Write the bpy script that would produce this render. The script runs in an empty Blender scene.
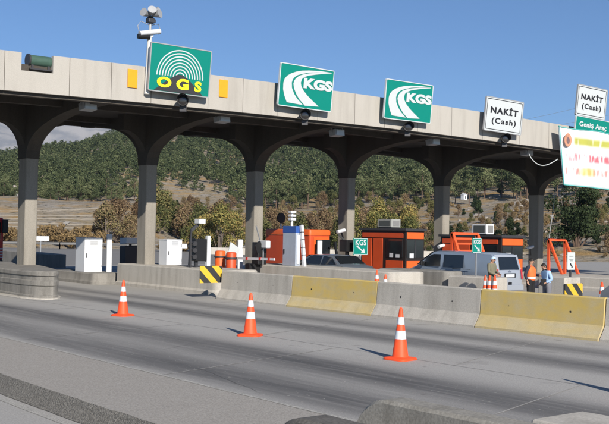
import bpy, bmesh, math, random
import numpy as np
from mathutils import Vector, Matrix, noise
rnd = random.Random(7)
npr = np.random.RandomState(11)
SC = bpy.context.scene
COL = SC.collection
R = math.radians

# ------------------------------------------------------------------ camera, sky, sun, exposure
CH = 2.4
HD, PITCH, ROLL, FPX = 0.8959097, 0.0217611, 0.018180, 996.11
fw = Vector((math.cos(HD)*math.cos(PITCH), math.sin(HD)*math.cos(PITCH), math.sin(PITCH)))
r0 = Vector((math.sin(HD), -math.cos(HD), 0)); u0 = r0.cross(fw)
rt = math.cos(ROLL)*r0 + math.sin(ROLL)*u0; up = -math.sin(ROLL)*r0 + math.cos(ROLL)*u0
cam = bpy.data.cameras.new('camera'); camo = bpy.data.objects.new('camera', cam); COL.objects.link(camo)
cam.sensor_width = 36; cam.lens = 36*FPX/609; cam.clip_start = .1; cam.clip_end = 20000
M4 = Matrix.Identity(4)
for i in range(3):
    M4[i][0] = rt[i]; M4[i][1] = up[i]; M4[i][2] = -fw[i]
M4[2][3] = CH
camo.matrix_world = M4
SC.camera = camo

SUN_DIR = Vector((.31, .95, -.50)).normalized()          # the way the light travels
SUN_EL = math.asin(-SUN_DIR.z); SUN_ROT = math.atan2(-SUN_DIR.x, -SUN_DIR.y)
w = bpy.data.worlds.new('World'); SC.world = w; w.use_nodes = True
nt = w.node_tree
sky = nt.nodes.new('ShaderNodeTexSky'); sky.sky_type = 'NISHITA'; sky.sun_disc = False
sky.sun_elevation = SUN_EL; sky.sun_rotation = SUN_ROT
sky.air_density = 1.0; sky.dust_density = .0; sky.ozone_density = 5.5; sky.altitude = 2800
bg = nt.nodes['Background']; bg.inputs['Strength'].default_value = .084
nt.links.new(sky.outputs[0], bg.inputs[0])
sl = bpy.data.lights.new('sun', 'SUN'); sl.energy = 5.0; sl.angle = R(.5); sl.color = (1, .925, .82)
so = bpy.data.objects.new('sun', sl); COL.objects.link(so)
so.rotation_euler = SUN_DIR.to_track_quat('-Z', 'Y').to_euler()
SC.view_settings.view_transform = 'Standard'; SC.view_settings.look = 'None'
SC.view_settings.gamma = 1; SC.view_settings.exposure = 0.40
SC.view_settings.use_curve_mapping = False
SC.cycles.max_bounces = 6; SC.cycles.diffuse_bounces = 3; SC.cycles.transparent_max_bounces = 8
SC.cycles.use_denoising = True

# ------------------------------------------------------------------ where a sight line meets a plane (photo pixels, 609 wide)
def ray(x, y): return fw + rt*((x-304.5)/FPX) - up*((y-212)/FPX)
def atX(x, y, X): d = ray(x, y); return Vector((0, 0, CH)) + d*(X/d.x)
def atY(x, y, Y): d = ray(x, y); return Vector((0, 0, CH)) + d*(Y/d.y)
def atZ(x, y, z=0): d = ray(x, y); return Vector((0, 0, CH)) + d*((z-CH)/d.z)

# ------------------------------------------------------------------ materials
MATS = {}
def newmat(name):
    m = bpy.data.materials.new(name); m.use_nodes = True
    return m, m.node_tree.nodes, m.node_tree.links, m.node_tree.nodes['Principled BSDF']
def setspec(b, v): b.inputs['Specular IOR Level'].default_value = v
def plain(name, col, rough=.6, metal=0, spec=.4, var=.12, scale=6, bump=0, coat=0):
    """painted / plastic / metal surface with faint wear"""
    if name in MATS: return MATS[name]
    m, N, L, b = newmat(name)
    tc = N.new('ShaderNodeTexCoord'); no = N.new('ShaderNodeTexNoise'); no.inputs['Scale'].default_value = scale
    no.inputs['Detail'].default_value = 6
    L.new(tc.outputs['Object'], no.inputs['Vector'])
    mx = N.new('ShaderNodeMix'); mx.data_type = 'RGBA'
    mx.inputs['A'].default_value = (*[c*(1-var) for c in col], 1); mx.inputs['B'].default_value = (*[min(1, c*(1+var)) for c in col], 1)
    L.new(no.outputs['Fac'], mx.inputs['Factor']); L.new(mx.outputs['Result'], b.inputs['Base Color'])
    b.inputs['Roughness'].default_value = rough; b.inputs['Metallic'].default_value = metal; setspec(b, spec)
    if coat: b.inputs['Coat Weight'].default_value = coat
    if bump:
        bp = N.new('ShaderNodeBump'); bp.inputs['Strength'].default_value = bump; bp.inputs['Distance'].default_value = .02
        L.new(no.outputs['Fac'], bp.inputs['Height']); L.new(bp.outputs[0], b.inputs['Normal'])
    MATS[name] = m; return m
def concrete(name, col, dark=(.5, .5, .5), scale=1.2, streak=.35, speck=.25, bump=.35, extra=None):
    """weathered concrete: large blotches, vertical run-off streaks, fine pits"""
    if name in MATS: return MATS[name]
    m, N, L, b = newmat(name)
    geo = N.new('ShaderNodeNewGeometry')
    def nz(sc, stretch=None, det=6, rough=.6):
        n = N.new('ShaderNodeTexNoise'); n.inputs['Scale'].default_value = sc; n.inputs['Detail'].default_value = det; n.inputs['Roughness'].default_value = rough
        if stretch:
            mp = N.new('ShaderNodeMapping'); mp.inputs['Scale'].default_value = stretch
            L.new(geo.outputs['Position'], mp.inputs['Vector']); L.new(mp.outputs[0], n.inputs['Vector'])
        else: L.new(geo.outputs['Position'], n.inputs['Vector'])
        return n
    def ramp(src, a, bb, lo, hi):
        r = N.new('ShaderNodeMapRange'); r.inputs['From Min'].default_value = a; r.inputs['From Max'].default_value = bb
        r.inputs['To Min'].default_value = lo; r.inputs['To Max'].default_value = hi
        L.new(src, r.inputs['Value']); return r.outputs[0]
    big = ramp(nz(scale).outputs['Fac'], .3, .7, 0, 1)
    st = ramp(nz(3.0, (1, 1, .12)).outputs['Fac'], .45, .75, 0, streak)
    sp = ramp(nz(38, det=3).outputs['Fac'], .35, .65, 1-speck, 1+speck*.5)
    mx = N.new('ShaderNodeMix'); mx.data_type = 'RGBA'
    mx.inputs['A'].default_value = (*[c*(.78+.22*d) for c, d in zip(col, dark)], 1); mx.inputs['B'].default_value = (*col, 1)
    L.new(big, mx.inputs['Factor'])
    m2 = N.new('ShaderNodeMix'); m2.data_type = 'RGBA'; m2.inputs['B'].default_value = (*[c*d*.6 for c, d in zip(col, dark)], 1)
    L.new(mx.outputs['Result'], m2.inputs['A']); L.new(st, m2.inputs['Factor'])
    m3 = N.new('ShaderNodeMix'); m3.data_type = 'RGBA'; m3.blend_type = 'MULTIPLY'; m3.inputs['Factor'].default_value = 1
    cc = N.new('ShaderNodeCombineColor')
    for k in range(3): L.new(sp, cc.inputs[k])
    L.new(m2.outputs['Result'], m3.inputs['A']); L.new(cc.outputs[0], m3.inputs['B'])
    out = m3.outputs['Result']
    if extra: out = extra(m, N, L, geo, out, ramp, nz)
    L.new(out, b.inputs['Base Color']); b.inputs['Roughness'].default_value = .9; setspec(b, .2)
    bp = N.new('ShaderNodeBump'); bp.inputs['Strength'].default_value = bump; bp.inputs['Distance'].default_value = .01
    L.new(sp, bp.inputs['Height']); L.new(bp.outputs[0], b.inputs['Normal'])
    MATS[name] = m; return m
def mixcol(N, L, fac, a, bcol):
    x = N.new('ShaderNodeMix'); x.data_type = 'RGBA'
    if isinstance(fac, float): x.inputs['Factor'].default_value = fac
    else: L.new(fac, x.inputs['Factor'])
    if isinstance(a, tuple): x.inputs['A'].default_value = (*a, 1)
    else: L.new(a, x.inputs['A'])
    if isinstance(bcol, tuple): x.inputs['B'].default_value = (*bcol, 1)
    else: L.new(bcol, x.inputs['B'])
    return x.outputs['Result']
def foliage(name, cols, trans=.15):
    if name in MATS: return MATS[name]
    m, N, L, b = newmat(name)
    geo = N.new('ShaderNodeNewGeometry'); oi = N.new('ShaderNodeObjectInfo')
    add = N.new('ShaderNodeMath'); add.operation = 'ADD'
    L.new(geo.outputs['Random Per Island'], add.inputs[0])
    mu = N.new('ShaderNodeMath'); mu.operation = 'MULTIPLY_ADD'; mu.inputs[1].default_value = .6; mu.inputs[2].default_value = -.3
    L.new(oi.outputs['Random'], mu.inputs[0]); L.new(mu.outputs[0], add.inputs[1])
    n = N.new('ShaderNodeTexNoise'); n.inputs['Scale'].default_value = .22; n.inputs['Detail'].default_value = 3; L.new(geo.outputs['Position'], n.inputs['Vector'])
    a2 = N.new('ShaderNodeMath'); a2.operation = 'MULTIPLY_ADD'; a2.inputs[1].default_value = 2.0; a2.inputs[2].default_value = -1.0
    L.new(n.outputs['Fac'], a2.inputs[0])
    a3 = N.new('ShaderNodeMath'); a3.operation = 'ADD'; L.new(add.outputs[0], a3.inputs[0]); L.new(a2.outputs[0], a3.inputs[1])
    cr = N.new('ShaderNodeValToRGB'); e = cr.color_ramp.elements
    while len(e) < len(cols): e.new(.5)
    for i, c in enumerate(cols): e[i].position = i/(len(cols)-1); e[i].color = (*c, 1)
    L.new(a3.outputs[0], cr.inputs[0]); L.new(cr.outputs[0], b.inputs['Base Color'])
    b.inputs['Roughness'].default_value = .8; setspec(b, .15)
    if trans:
        tr = N.new('ShaderNodeBsdfTranslucent'); L.new(cr.outputs[0], tr.inputs[0])
        ms = N.new('ShaderNodeMixShader'); ms.inputs[0].default_value = trans
        L.new(b.outputs[0], ms.inputs[1]); L.new(tr.outputs[0], ms.inputs[2])
        L.new(ms.outputs[0], N['Material Output'].inputs['Surface'])
    MATS[name] = m; return m

# ------------------------------------------------------------------ mesh builder
class MB:
    def __init__(s): s.v = []; s.f = []; s.smooth = False
    def add(s, vs, fs):
        o = len(s.v); s.v += [tuple(v) for v in vs]; s.f += [tuple(i+o for i in f) for f in fs]; return s
    def box(s, x0, y0, z0, x1, y1, z1, bev=0):
        if bev:
            b = min(bev, (x1-x0)*.45, (y1-y0)*.45, (z1-z0)*.45)
            bm = bmesh.new(); bmesh.ops.create_cube(bm, size=1)
            for v in bm.verts:
                v.co = Vector(((x0+x1)/2+v.co.x*(x1-x0), (y0+y1)/2+v.co.y*(y1-y0), (z0+z1)/2+v.co.z*(z1-z0)))
            bmesh.ops.bevel(bm, geom=bm.edges[:], offset=b, segments=2, affect='EDGES', profile=.5)
            bm.verts.index_update()
            s.add([v.co for v in bm.verts], [[v.index for v in f.verts] for f in bm.faces]); bm.free(); return s
        return s.add([(x0,y0,z0),(x1,y0,z0),(x1,y1,z0),(x0,y1,z0),(x0,y0,z1),(x1,y0,z1),(x1,y1,z1),(x0,y1,z1)],
                     [(0,3,2,1),(4,5,6,7),(0,1,5,4),(1,2,6,5),(2,3,7,6),(3,0,4,7)])
    def loft(s, rings, cap=True, closed=True):
        n = len(rings[0]); vs = [p for r in rings for p in r]; fs = []
        for i in range(len(rings)-1):
            for j in range(n if closed else n-1):
                k = (j+1) % n; fs.append((i*n+j, i*n+k, (i+1)*n+k, (i+1)*n+j))
        if cap: fs.append(tuple(reversed(range(n)))); fs.append(tuple(range((len(rings)-1)*n, len(rings)*n)))
        return s.add(vs, fs)
    def tube(s, pts, r, n=8, cap=True):
        pts = [Vector(p) for p in pts]; rings = []
        rs = r if isinstance(r, (list, tuple)) else [r]*len(pts)
        for i, p in enumerate(pts):
            d = (pts[min(i+1, len(pts)-1)]-pts[max(i-1, 0)]).normalized()
            a = d.cross(Vector((0, 0, 1)) if abs(d.z) < .9 else Vector((1, 0, 0))).normalized(); b = d.cross(a)
            rings.append([p + (a*math.cos(t)+b*math.sin(t))*rs[i] for t in [2*math.pi*k/n for k in range(n)]])
        return s.loft(rings, cap)
    def lathe(s, prof, c=(0, 0, 0), n=20, cap=True):
        return s.loft([[(c[0]+r*math.cos(2*math.pi*k/n), c[1]+r*math.sin(2*math.pi*k/n), c[2]+z) for k in range(n)] for r, z in prof], cap)
    def bar(s, a, b, w, h=None):
        """square bar from a to b"""
        a = Vector(a); b = Vector(b); h = h or w; d = (b-a).normalized()
        x = d.cross(Vector((0, 0, 1)) if abs(d.z) < .95 else Vector((1, 0, 0))).normalized(); y = d.cross(x)
        q = [x*w/2+y*h/2, -x*w/2+y*h/2, -x*w/2-y*h/2, x*w/2-y*h/2]
        return s.loft([[a+k for k in q], [b+k for k in q]])
    def prism(s, poly, axis, a, b):
        """polygon in the two other axes, extruded along axis from a to b"""
        def mk(p, t):
            if axis == 'x': return (t, p[0], p[1])
            if axis == 'y': return (p[0], t, p[1])
            return (p[0], p[1], t)
        return s.loft([[mk(p, a) for p in poly], [mk(p, b) for p in poly]])
    def build(s, name, mat, parent=None, smooth=False, bevel=0, loc=None):
        me = bpy.data.meshes.new(name); me.from_pydata(s.v, [], s.f)
        bm = bmesh.new(); bm.from_mesh(me); bmesh.ops.recalc_face_normals(bm, faces=bm.faces); bm.to_mesh(me); bm.free()
        if smooth:
            for p in me.polygons: p.use_smooth = True
            me.set_sharp_from_angle(angle=R(smooth if smooth is not True else 40))
        me.materials.append(mat)
        o = bpy.data.objects.new(name, me); COL.objects.link(o)
        if parent: o.parent = parent
        if loc: o.location = loc
        if bevel:
            md = o.modifiers.new('bevel', 'BEVEL'); md.width = bevel; md.segments = 2; md.limit_method = 'ANGLE'
        return o

def tag(o, label=None, cat=None, group=None, kind=None):
    if label: o['label'] = label
    if cat: o['category'] = cat
    if group: o['group'] = group
    if kind: o['kind'] = kind
    return o
def thing(name, label, cat, loc=(0, 0, 0), rz=0, group=None, kind=None):
    o = bpy.data.objects.new(name, None); COL.objects.link(o); o.empty_display_size = .2
    o.location = loc; o.rotation_euler = (0, 0, rz); return tag(o, label, cat, group, kind)
def dup(o, loc=None, rz=None, label=None, parent=None, scale=None):
    c = o.copy(); COL.objects.link(c)
    if parent: c.parent = parent
    for ch in [k for k in ALLCH.get(o.name, ch_of(o))]: dup(ch, parent=c)
    if loc is not None: c.location = loc
    if rz is not None: c.rotation_euler = (0, 0, rz)
    if scale is not None: c.scale = scale
    if label: c['label'] = label
    return c
ALLCH = {}
def ch_of(o): return list(o.children)
def text_mb(txt, size, extrude=.004, offset=0.0, sx=1.0, spacing=1.0, shear=0):
    """lettering as a mesh in the XZ plane facing -Y, centred"""
    cu = bpy.data.curves.new('lettering', 'FONT'); cu.body = txt; cu.size = size; cu.extrude = extrude
    cu.offset = offset; cu.align_x = 'CENTER'; cu.align_y = 'CENTER'; cu.space_character = spacing; cu.shear = shear; cu.resolution_u = 4
    o = bpy.data.objects.new('lettering', cu); COL.objects.link(o)
    dg = bpy.context.evaluated_depsgraph_get(); dg.update(); ev = o.evaluated_get(dg)
    me = ev.to_mesh(); mb = MB()
    xs = [v.co.x for v in me.vertices]; ys = [v.co.y for v in me.vertices]
    cx = (min(xs)+max(xs))/2; cy = (min(ys)+max(ys))/2
    mb.add([((v.co.x-cx)*sx, -v.co.z, v.co.y-cy) for v in me.vertices], [tuple(p.vertices) for p in me.polygons])
    mb.ext = ((max(xs)-min(xs))*sx, max(ys)-min(ys))
    ev.to_mesh_clear(); bpy.data.objects.remove(o); bpy.data.curves.remove(cu)
    return mb
def shift(mb, dx=0, dy=0, dz=0):
    mb.v = [(x+dx, y+dy, z+dz) for x, y, z in mb.v]; return mb

# ------------------------------------------------------------------ palette
M_road_col = (.30, .295, .28)
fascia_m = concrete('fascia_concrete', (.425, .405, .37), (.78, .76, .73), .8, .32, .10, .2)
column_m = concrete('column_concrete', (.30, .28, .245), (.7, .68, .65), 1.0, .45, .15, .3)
soffit_m = concrete('shade_dark_concrete', (.08, .071, .061), (.6, .6, .6), .9, .3, .2, .3)  # canopy underside concrete, with its deep shade put into the dark base colour
barr_m = concrete('barrier_concrete', (.48, .455, .41), (.72, .70, .66), 1.1, .45, .14, .3)
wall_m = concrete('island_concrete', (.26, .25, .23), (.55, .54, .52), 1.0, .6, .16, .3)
dark_conc_m = concrete('grimy_concrete', (.17, .16, .145), (.5, .5, .5), 2, .5, .3, .2)
steel_m = plain('galvanised_steel', (.45, .46, .47), .45, .7)
greypaint_m = plain('grey_painted_metal', (.36, .37, .38), .5, .2)
black_m = plain('black_plastic', (.012, .012, .013), .45)
dkgrey_m = plain('dark_grey_metal', (.05, .05, .055), .5, .3)
white_m = plain('white_paint', (.62, .64, .67), .5, var=.05)
offwhite_m = plain('offwhite_paint', (.55, .57, .60), .5, var=.08)
orange_m = plain('orange_panel_paint', (.66, .11, .018), .5, var=.12, scale=2)
redorange_m = plain('red_orange_paint', (.52, .07, .018), .5, var=.15, scale=2)
coneorange_m = plain('cone_rubber', (.82, .085, .022), .55, var=.22, scale=7, bump=.1)
reflect_m = plain('reflective_sleeve', (.62, .66, .70), .35, var=.14, scale=25)
glass_m = plain('dark_glass', (.012, .015, .018), .08, spec=.8, var=.2)
teal_m = plain('sign_green', (.0, .20, .155), .4, var=.04)
signwhite_m = plain('sign_white', (.52, .555, .57), .45, var=.04)
signblack_m = plain('sign_black', (.015, .015, .018), .5)
signyellow_m = plain('sign_yellow', (.85, .80, .02), .5, var=.04)
amber_m = plain('amber_plate', (.74, .33, .015), .5, var=.08)
tyre_m = plain('tyre_rubber', (.02, .02, .02), .8)
rim_m = plain('wheel_rim', (.4, .4, .42), .35, .8)

# ------------------------------------------------------------------ the setting: terrain, plaza, roads
def img_x(x, y):
    d = Vector((x, y, 0)); z = d.dot(fw); return 304.5 + FPX*d.dot(rt)/max(z, .1)
PROF = {
 -300: [(128, None), (190, 208), (290, 204), (650, 190), (1000, 195)],
 -60: [(128, None), (190, 207.5), (290, 202), (650, 178), (1000, 188)],
 0:   [(128, None), (190, 207.5), (290, 200), (650, 163), (1000, 178)],
 60:  [(128, None), (190, 207.5), (290, 201), (650, 154), (1000, 172)],
 130: [(128, None), (190, 207), (290, 203), (650, 137), (1000, 158)],
 200: [(150, None), (230, 217), (290, 208), (430, 172), (650, 128), (1000, 140)],
 300: [(150, None), (240, 218), (290, 210), (400, 188), (520, 158), (700, 122), (1000, 135)],
 400: [(140, None), (200, 222), (260, 212), (350, 195), (500, 155), (700, 126), (1000, 145)],
 450: [(115, None), (180, 224), (250, 206), (400, 184), (600, 146), (1000, 160)],
 530: [(105, None), (160, 225), (250, 200), (400, 180), (600, 158), (1000, 170)],
 609: [(105, None), (150, 224), (250, 195), (400, 178), (600, 162), (1000, 172)],
 760: [(105, None), (150, 226), (250, 198), (400, 180), (600, 166), (1000, 175)],
}
PX = sorted(PROF)
RS = [0, 60, 100, 105, 115, 128, 140, 150, 160, 180, 200, 230, 250, 290, 350, 400, 430, 500, 520, 600, 650, 700, 850, 1000]
def prof_h(px, r):
    pr = PROF[px]; yh = 228.5 + (px)*.0182
    pts = []
    for rr, y in pr:
        pts.append((rr, -.34 if y is None else CH + (yh-y)*rr/FPX))
    if r <= pts[0][0]: return -.34
    for (a, za), (b, zb) in zip(pts, pts[1:]):
        if r <= b:
            t = (r-a)/(b-a); return za+(zb-za)*t
    return pts[-1][1]
def terrain_h(x, y):
    r = math.hypot(x, y)
    ix = img_x(x, y)
    ix = max(PX[0], min(PX[-1], ix))
    for a, b in zip(PX, PX[1:]):
        if ix <= b:
            t = (ix-a)/(b-a); t = t*t*(3-2*t); h = prof_h(a, r)*(1-t)+prof_h(b, r)*t; break
    k = max(0, min(1, (r-135)/60))
    nz = noise.fractal(Vector((x*.012, y*.012, 0)), 1.0, 2.0, 5)
    h += k*nz*min(6, r*.011)
    h += k*noise.noise(Vector((x*.12, y*.12, 3)))*.35
    return h
V = []; F = []
NA, rad = 220, [0, 40, 80, 100, 108, 115, 122] + [128+4*i for i in range(20)] + [210+8*i for i in range(56)] + [670, 700, 760, 850, 1000]
for i, r in enumerate(rad):
    for j in range(NA):
        a = R(18 + (88-18)*j/(NA-1)); x, y = r*math.cos(a), r*math.sin(a)
        V.append((x, y, terrain_h(x, y)))
for i in range(len(rad)-1):
    for j in range(NA-1):
        q = i*NA+j; F.append((q, q+1, q+NA+1, q+NA))
def hill_material():
    m, N, L, b = newmat('hill_ground')
    geo = N.new('ShaderNodeNewGeometry')
    def nz(sc, det=8, stretch=None):
        n = N.new('ShaderNodeTexNoise'); n.inputs['Scale'].default_value = sc; n.inputs['Detail'].default_value = det; n.inputs['Roughness'].default_value = .65
        if stretch:
            mp = N.new('ShaderNodeMapping'); mp.inputs['Scale'].default_value = stretch; L.new(geo.outputs['Position'], mp.inputs['Vector']); L.new(mp.outputs[0], n.inputs['Vector'])
        else: L.new(geo.outputs['Position'], n.inputs['Vector'])
        return n.outputs['Fac']
    def rng(s, a, bb, lo=0, hi=1):
        r = N.new('ShaderNodeMapRange'); r.inputs['From Min'].default_value = a; r.inputs['From Max'].default_value = bb
        r.inputs['To Min'].default_value = lo; r.inputs['To Max'].default_value = hi; L.new(s, r.inputs['Value']); return r.outputs[0]
    c = mixcol(N, L, rng(nz(.05), .4, .6), (.27, .235, .185), (.30, .235, .14))
    c = mixcol(N, L, rng(nz(.25), .45, .62), c, (.33, .30, .26))
    c = mixcol(N, L, rng(nz(.7, 4), .56, .66), c, (.06, .06, .04))
    c = mixcol(N, L, rng(nz(2.2, 3), .55, .7, 0, .8), c, (.10, .09, .055))
    c = mixcol(N, L, rng(nz(.1, 4, (1, 1, 8)), .50, .62, 0, .8), c, (.36, .23, .09))
    L.new(c, b.inputs['Base Color']); b.inputs['Roughness'].default_value = .95; setspec(b, .1)
    bp = N.new('ShaderNodeBump'); bp.inputs['Strength'].default_value = .8; bp.inputs['Distance'].default_value = .5
    L.new(nz(.9), bp.inputs['Height']); L.new(bp.outputs[0], b.inputs['Normal'])
    return m
hill_m = hill_material()
mb = MB(); mb.add(V, F); tag(mb.build('hillside', hill_m, smooth=180), kind='structure')

# far mountain range
V = []; F = []
mr = [2600+110*q for q in range(19)]+[4800, 5400, 6200]
def crest(ix): return 110 + .02*abs(ix-60) + max(0, ix-300)*.16 + 5*math.sin(ix*.021) + 3*math.sin(ix*.06+1)
for i, r in enumerate(mr):
    for j in range(360):
        a = R(20 + 66*j/359); x, y = r*math.cos(a), r*math.sin(a); ix = img_x(x, y)
        t = math.sin(min(1, (r-2600)/2000)*math.pi/2) if r < 4650 else (.9 if r < 5300 else .3)
        h = (228.5+ix*.018-crest(ix))*4600/FPX*t
        rg_ = 0; fq = .0011; am = 1
        for o_ in range(5): rg_ += am*(1-2*abs(noise.noise(Vector((x*fq, y*fq, 9+o_))))); fq *= 2.1; am *= .5
        h += (rg_-.9)*(35+150*(1-t))*min(1, t*2)
        V.append((x, y, h-4))
for i in range(len(mr)-1):
    for j in range(359):
        q = i*360+j; F.append((q, q+1, q+361, q+360))
m, N, L, b = newmat('mountain_rock')
geo = N.new('ShaderNodeNewGeometry'); n = N.new('ShaderNodeTexNoise'); n.inputs['Scale'].default_value = .012; n.inputs['Detail'].default_value = 9
L.new(geo.outputs['Position'], n.inputs['Vector'])
rg = N.new('ShaderNodeMapRange'); rg.inputs['From Min'].default_value = .42; rg.inputs['From Max'].default_value = .58; L.new(n.outputs['Fac'], rg.inputs['Value'])
L.new(mixcol(N, L, rg.outputs[0], (.21, .215, .23), (.33, .32, .315)), b.inputs['Base Color']); b.inputs['Roughness'].default_value = 1
mb = MB(); mb.add(V, F); tag(mb.build('mountain', m, smooth=180), kind='structure')
# plain between the hill and the mountain
m_plain = plain('valley_floor', (.12, .11, .07), .95, var=.4, scale=.01)
mb = MB(); mb.add([(-1500, -400, -6), (6900, -400, -6), (6900, 6900, -6), (-1500, 6900, -6)], [(0, 1, 2, 3)])
tag(mb.build('ground', m_plain), kind='structure')

# clear autumn air with a little haze
mb = MB(); mb.box(-1600, -500, -8, 7000, 7000, 660)
m, N, L, b = newmat('haze_air'); N.remove(b)
pv = N.new('ShaderNodeVolumePrincipled'); pv.inputs['Color'].default_value = (.50, .72, 1, 1); pv.inputs['Density'].default_value = .00008; pv.inputs['Anisotropy'].default_value = .2
L.new(pv.outputs[0], N['Material Output'].inputs['Volume'])
tag(mb.build('haze', m), kind='stuff')
# toll lanes: one concrete sheet with worn tyre tracks
def road_extra(m, N, L, geo, out, ramp, nz):
    sp = N.new('ShaderNodeSeparateXYZ'); L.new(geo.outputs['Position'], sp.inputs[0])
    wob = nz(.12, (1, .35, 1), 3).outputs['Fac']
    ma = N.new('ShaderNodeMath'); ma.operation = 'MULTIPLY_ADD'; ma.inputs[1].default_value = .9; ma.inputs[2].default_value = -.45
    L.new(wob, ma.inputs[0])
    sx = N.new('ShaderNodeMath'); sx.operation = 'ADD'; L.new(sp.outputs['X'], sx.inputs[0]); L.new(ma.outputs[0], sx.inputs[1])
    rg = N.new('ShaderNodeMapRange'); rg.inputs['From Min'].default_value = 5; rg.inputs['From Max'].default_value = 55
    L.new(sx.outputs[0], rg.inputs['Value'])
    cr = N.new('ShaderNodeValToRGB'); e = cr.color_ramp.elements
    pts = [(5, .3), (8.7, .25), (9.1, .75), (9.8, .85), (10.35, .55), (10.7, .45), (11.1, .75), (12.0, .9), (12.6, .25), (13.1, .05), (15.0, .08),
           (15.6, .75), (16.4, .8), (16.9, .2), (17.3, .3), (17.8, .7), (18.4, .5), (18.8, .1), (22.8, .15), (23.7, .65), (24.3, .3), (25.3, .65), (26.2, .15), (29.5, .6), (30.5, .3), (31.5, .6), (33, .2)]
    while len(e) < len(pts): e.new(.5)
    for i, (x, v) in enumerate(pts): e[i].position = (x-5)/50; e[i].color = (v, v, v, 1)
    L.new(rg.outputs[0], cr.inputs[0])
    br = ramp(nz(1.1, (1, .10, 1), 6).outputs['Fac'], .3, .7, .72, 1.22)
    mu = N.new('ShaderNodeMath'); mu.operation = 'MULTIPLY'; L.new(cr.outputs[0], mu.inputs[0]); L.new(br, mu.inputs[1]); mu.use_clamp = True
    c = mixcol(N, L, mu.outputs[0], out, (.09, .09, .092))
    # fine longitudinal scuffs and dust
    sc_ = ramp(nz(7, (1, .05, 1), 4).outputs['Fac'], .5, .8, 0, .35)
    c = mixcol(N, L, sc_, c, (.40, .39, .37))
    oil = ramp(nz(2.6, (1, .7, 1), 2).outputs['Fac'], .70, .76, 0, .55)
    c = mixcol(N, L, oil, c, (.10, .097, .09))
    grit = ramp(nz(16, None, 2).outputs['Fac'], .66, .72, 0, .5)
    c = mixcol(N, L, grit, c, (.50, .48, .44))
    st = ramp(nz(.8, None, 8).outputs['Fac'], .60, .72, 0, .35)
    c = mixcol(N, L, st, c, (.13, .125, .12))
    return c
road_m = concrete('toll_lane_concrete', (.40, .39, .37), (.82, .82, .82), .35, .0, .20, .25, road_extra)
rough_m = concrete('rough_median_asphalt', (.35, .33, .30), (.82, .8, .78), 1.0, .0, .24, .5)
lower_m = concrete('lower_lane_asphalt', (.27, .265, .26), (.6, .6, .6), .6, .0, .2, .4, None)
kerb_poly = [(7.1, 60), (6.8, 34), (6.55, 22), (6.42, 15.95), (6.38, 14.3), (6.36, 12.8), (6.36, 11.2), (6.3, 9.6), (6.0, 8.2), (5.8, 7.0), (5.75, 6.4), (5.75, 3), (5.75, -10)]
# kerb_poly traces the edge of the rough median; cross slope built as real step
mb = MB()
n = len(kerb_poly)
dense = []
for (x0, y0), (x1, y1) in zip(kerb_poly, kerb_poly[1:]):
    k = max(1, int((y0-y1)/.25)) if y0 < 40 else 4
    for q in range(k): dense.append((x0+(x1-x0)*q/k, y0+(y1-y0)*q/k))
dense.append(kerb_poly[-1])
jit = [noise.noise(Vector((0, y*2.1, 0)))*.05+noise.noise(Vector((0, y*7, 5)))*.03 for x, y in dense]
V = [(x+j, y, .008) for (x, y), j in zip(dense, jit)] + [(8.55, y, .008) for x, y in dense]
k = len(dense); mb.add(V, [(i, i+1, k+i+1, k+i) for i in range(k-1)])
tag(mb.build('median', rough_m), kind='structure')
mb = MB()      # crumbling kerb face down to the lower lane
V = []
for (x, y), j in zip(dense, jit):
    j2 = noise.noise(Vector((3, y*5, 0)))*.03
    V += [(x+j, y, .008), (x+j-.05+j2*.5, y, -.06), (x-.10+j2, y, -.17), (x-.20+j2*2, y, -.232)]
mb.add(V, [(4*i+q, 4*i+q+1, 4*i+q+5, 4*i+q+4) for i in range(k-1) for q in range(3)])
kerb_m = concrete('kerb_grime', (.21, .20, .18), (.5, .5, .5), 3, .2, .5, 1.0)
tag(mb.build('kerb', kerb_m, smooth=180), kind='structure')
mb = MB(); V = [(-60, y, -.24) for x, y in dense]+[(x+.05, y, -.24) for x, y in dense]
mb.add(V, [(i, i+1, k+i+1, k+i) for i in range(k-1)])
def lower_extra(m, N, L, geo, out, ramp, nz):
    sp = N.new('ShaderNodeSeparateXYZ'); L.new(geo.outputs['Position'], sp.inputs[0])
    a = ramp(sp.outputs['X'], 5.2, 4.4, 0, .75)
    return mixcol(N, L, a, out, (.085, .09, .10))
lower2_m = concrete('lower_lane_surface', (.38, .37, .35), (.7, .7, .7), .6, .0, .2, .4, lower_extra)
tag(mb.build('lower_road', lower2_m), kind='structure')
mb = MB()      # thin pale dirt line along the foot of the kerb
V = []
for x, y in dense: V += [(x-.42, y, -.235), (x-.30+.05*noise.noise(Vector((0, y*2, 7))), y, -.235)]
mb.add(V, [(2*i, 2*i+1, 2*i+3, 2*i+2) for i in range(k-1)])
edge_m = concrete('worn_edge_line', (.42, .41, .38), (.7, .7, .7), 4, .3, .4, .3)
tag(mb.build('lower_edge_line', edge_m), kind='structure')
mb = MB(); mb.box(8.5, -12, -.3, 90, 62, .004); tag(mb.build('road', road_m), kind='structure')
mb = MB()      # apron beyond the plaza: paler asphalt of the through road
apron_m = concrete('far_asphalt', (.22, .215, .205), (.7, .7, .7), .2, 0, .2, .2)
mb.add([(7, 62, -.02), (95, 62, -.02), (95, 60, -.02), (120, 60, -.02), (120, 130, -.02), (-20, 130, -.02), (-20, 62, -.02)], [(0, 1, 2, 3, 4, 5, 6)])
tag(mb.build('far_road', apron_m), kind='structure')
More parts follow.
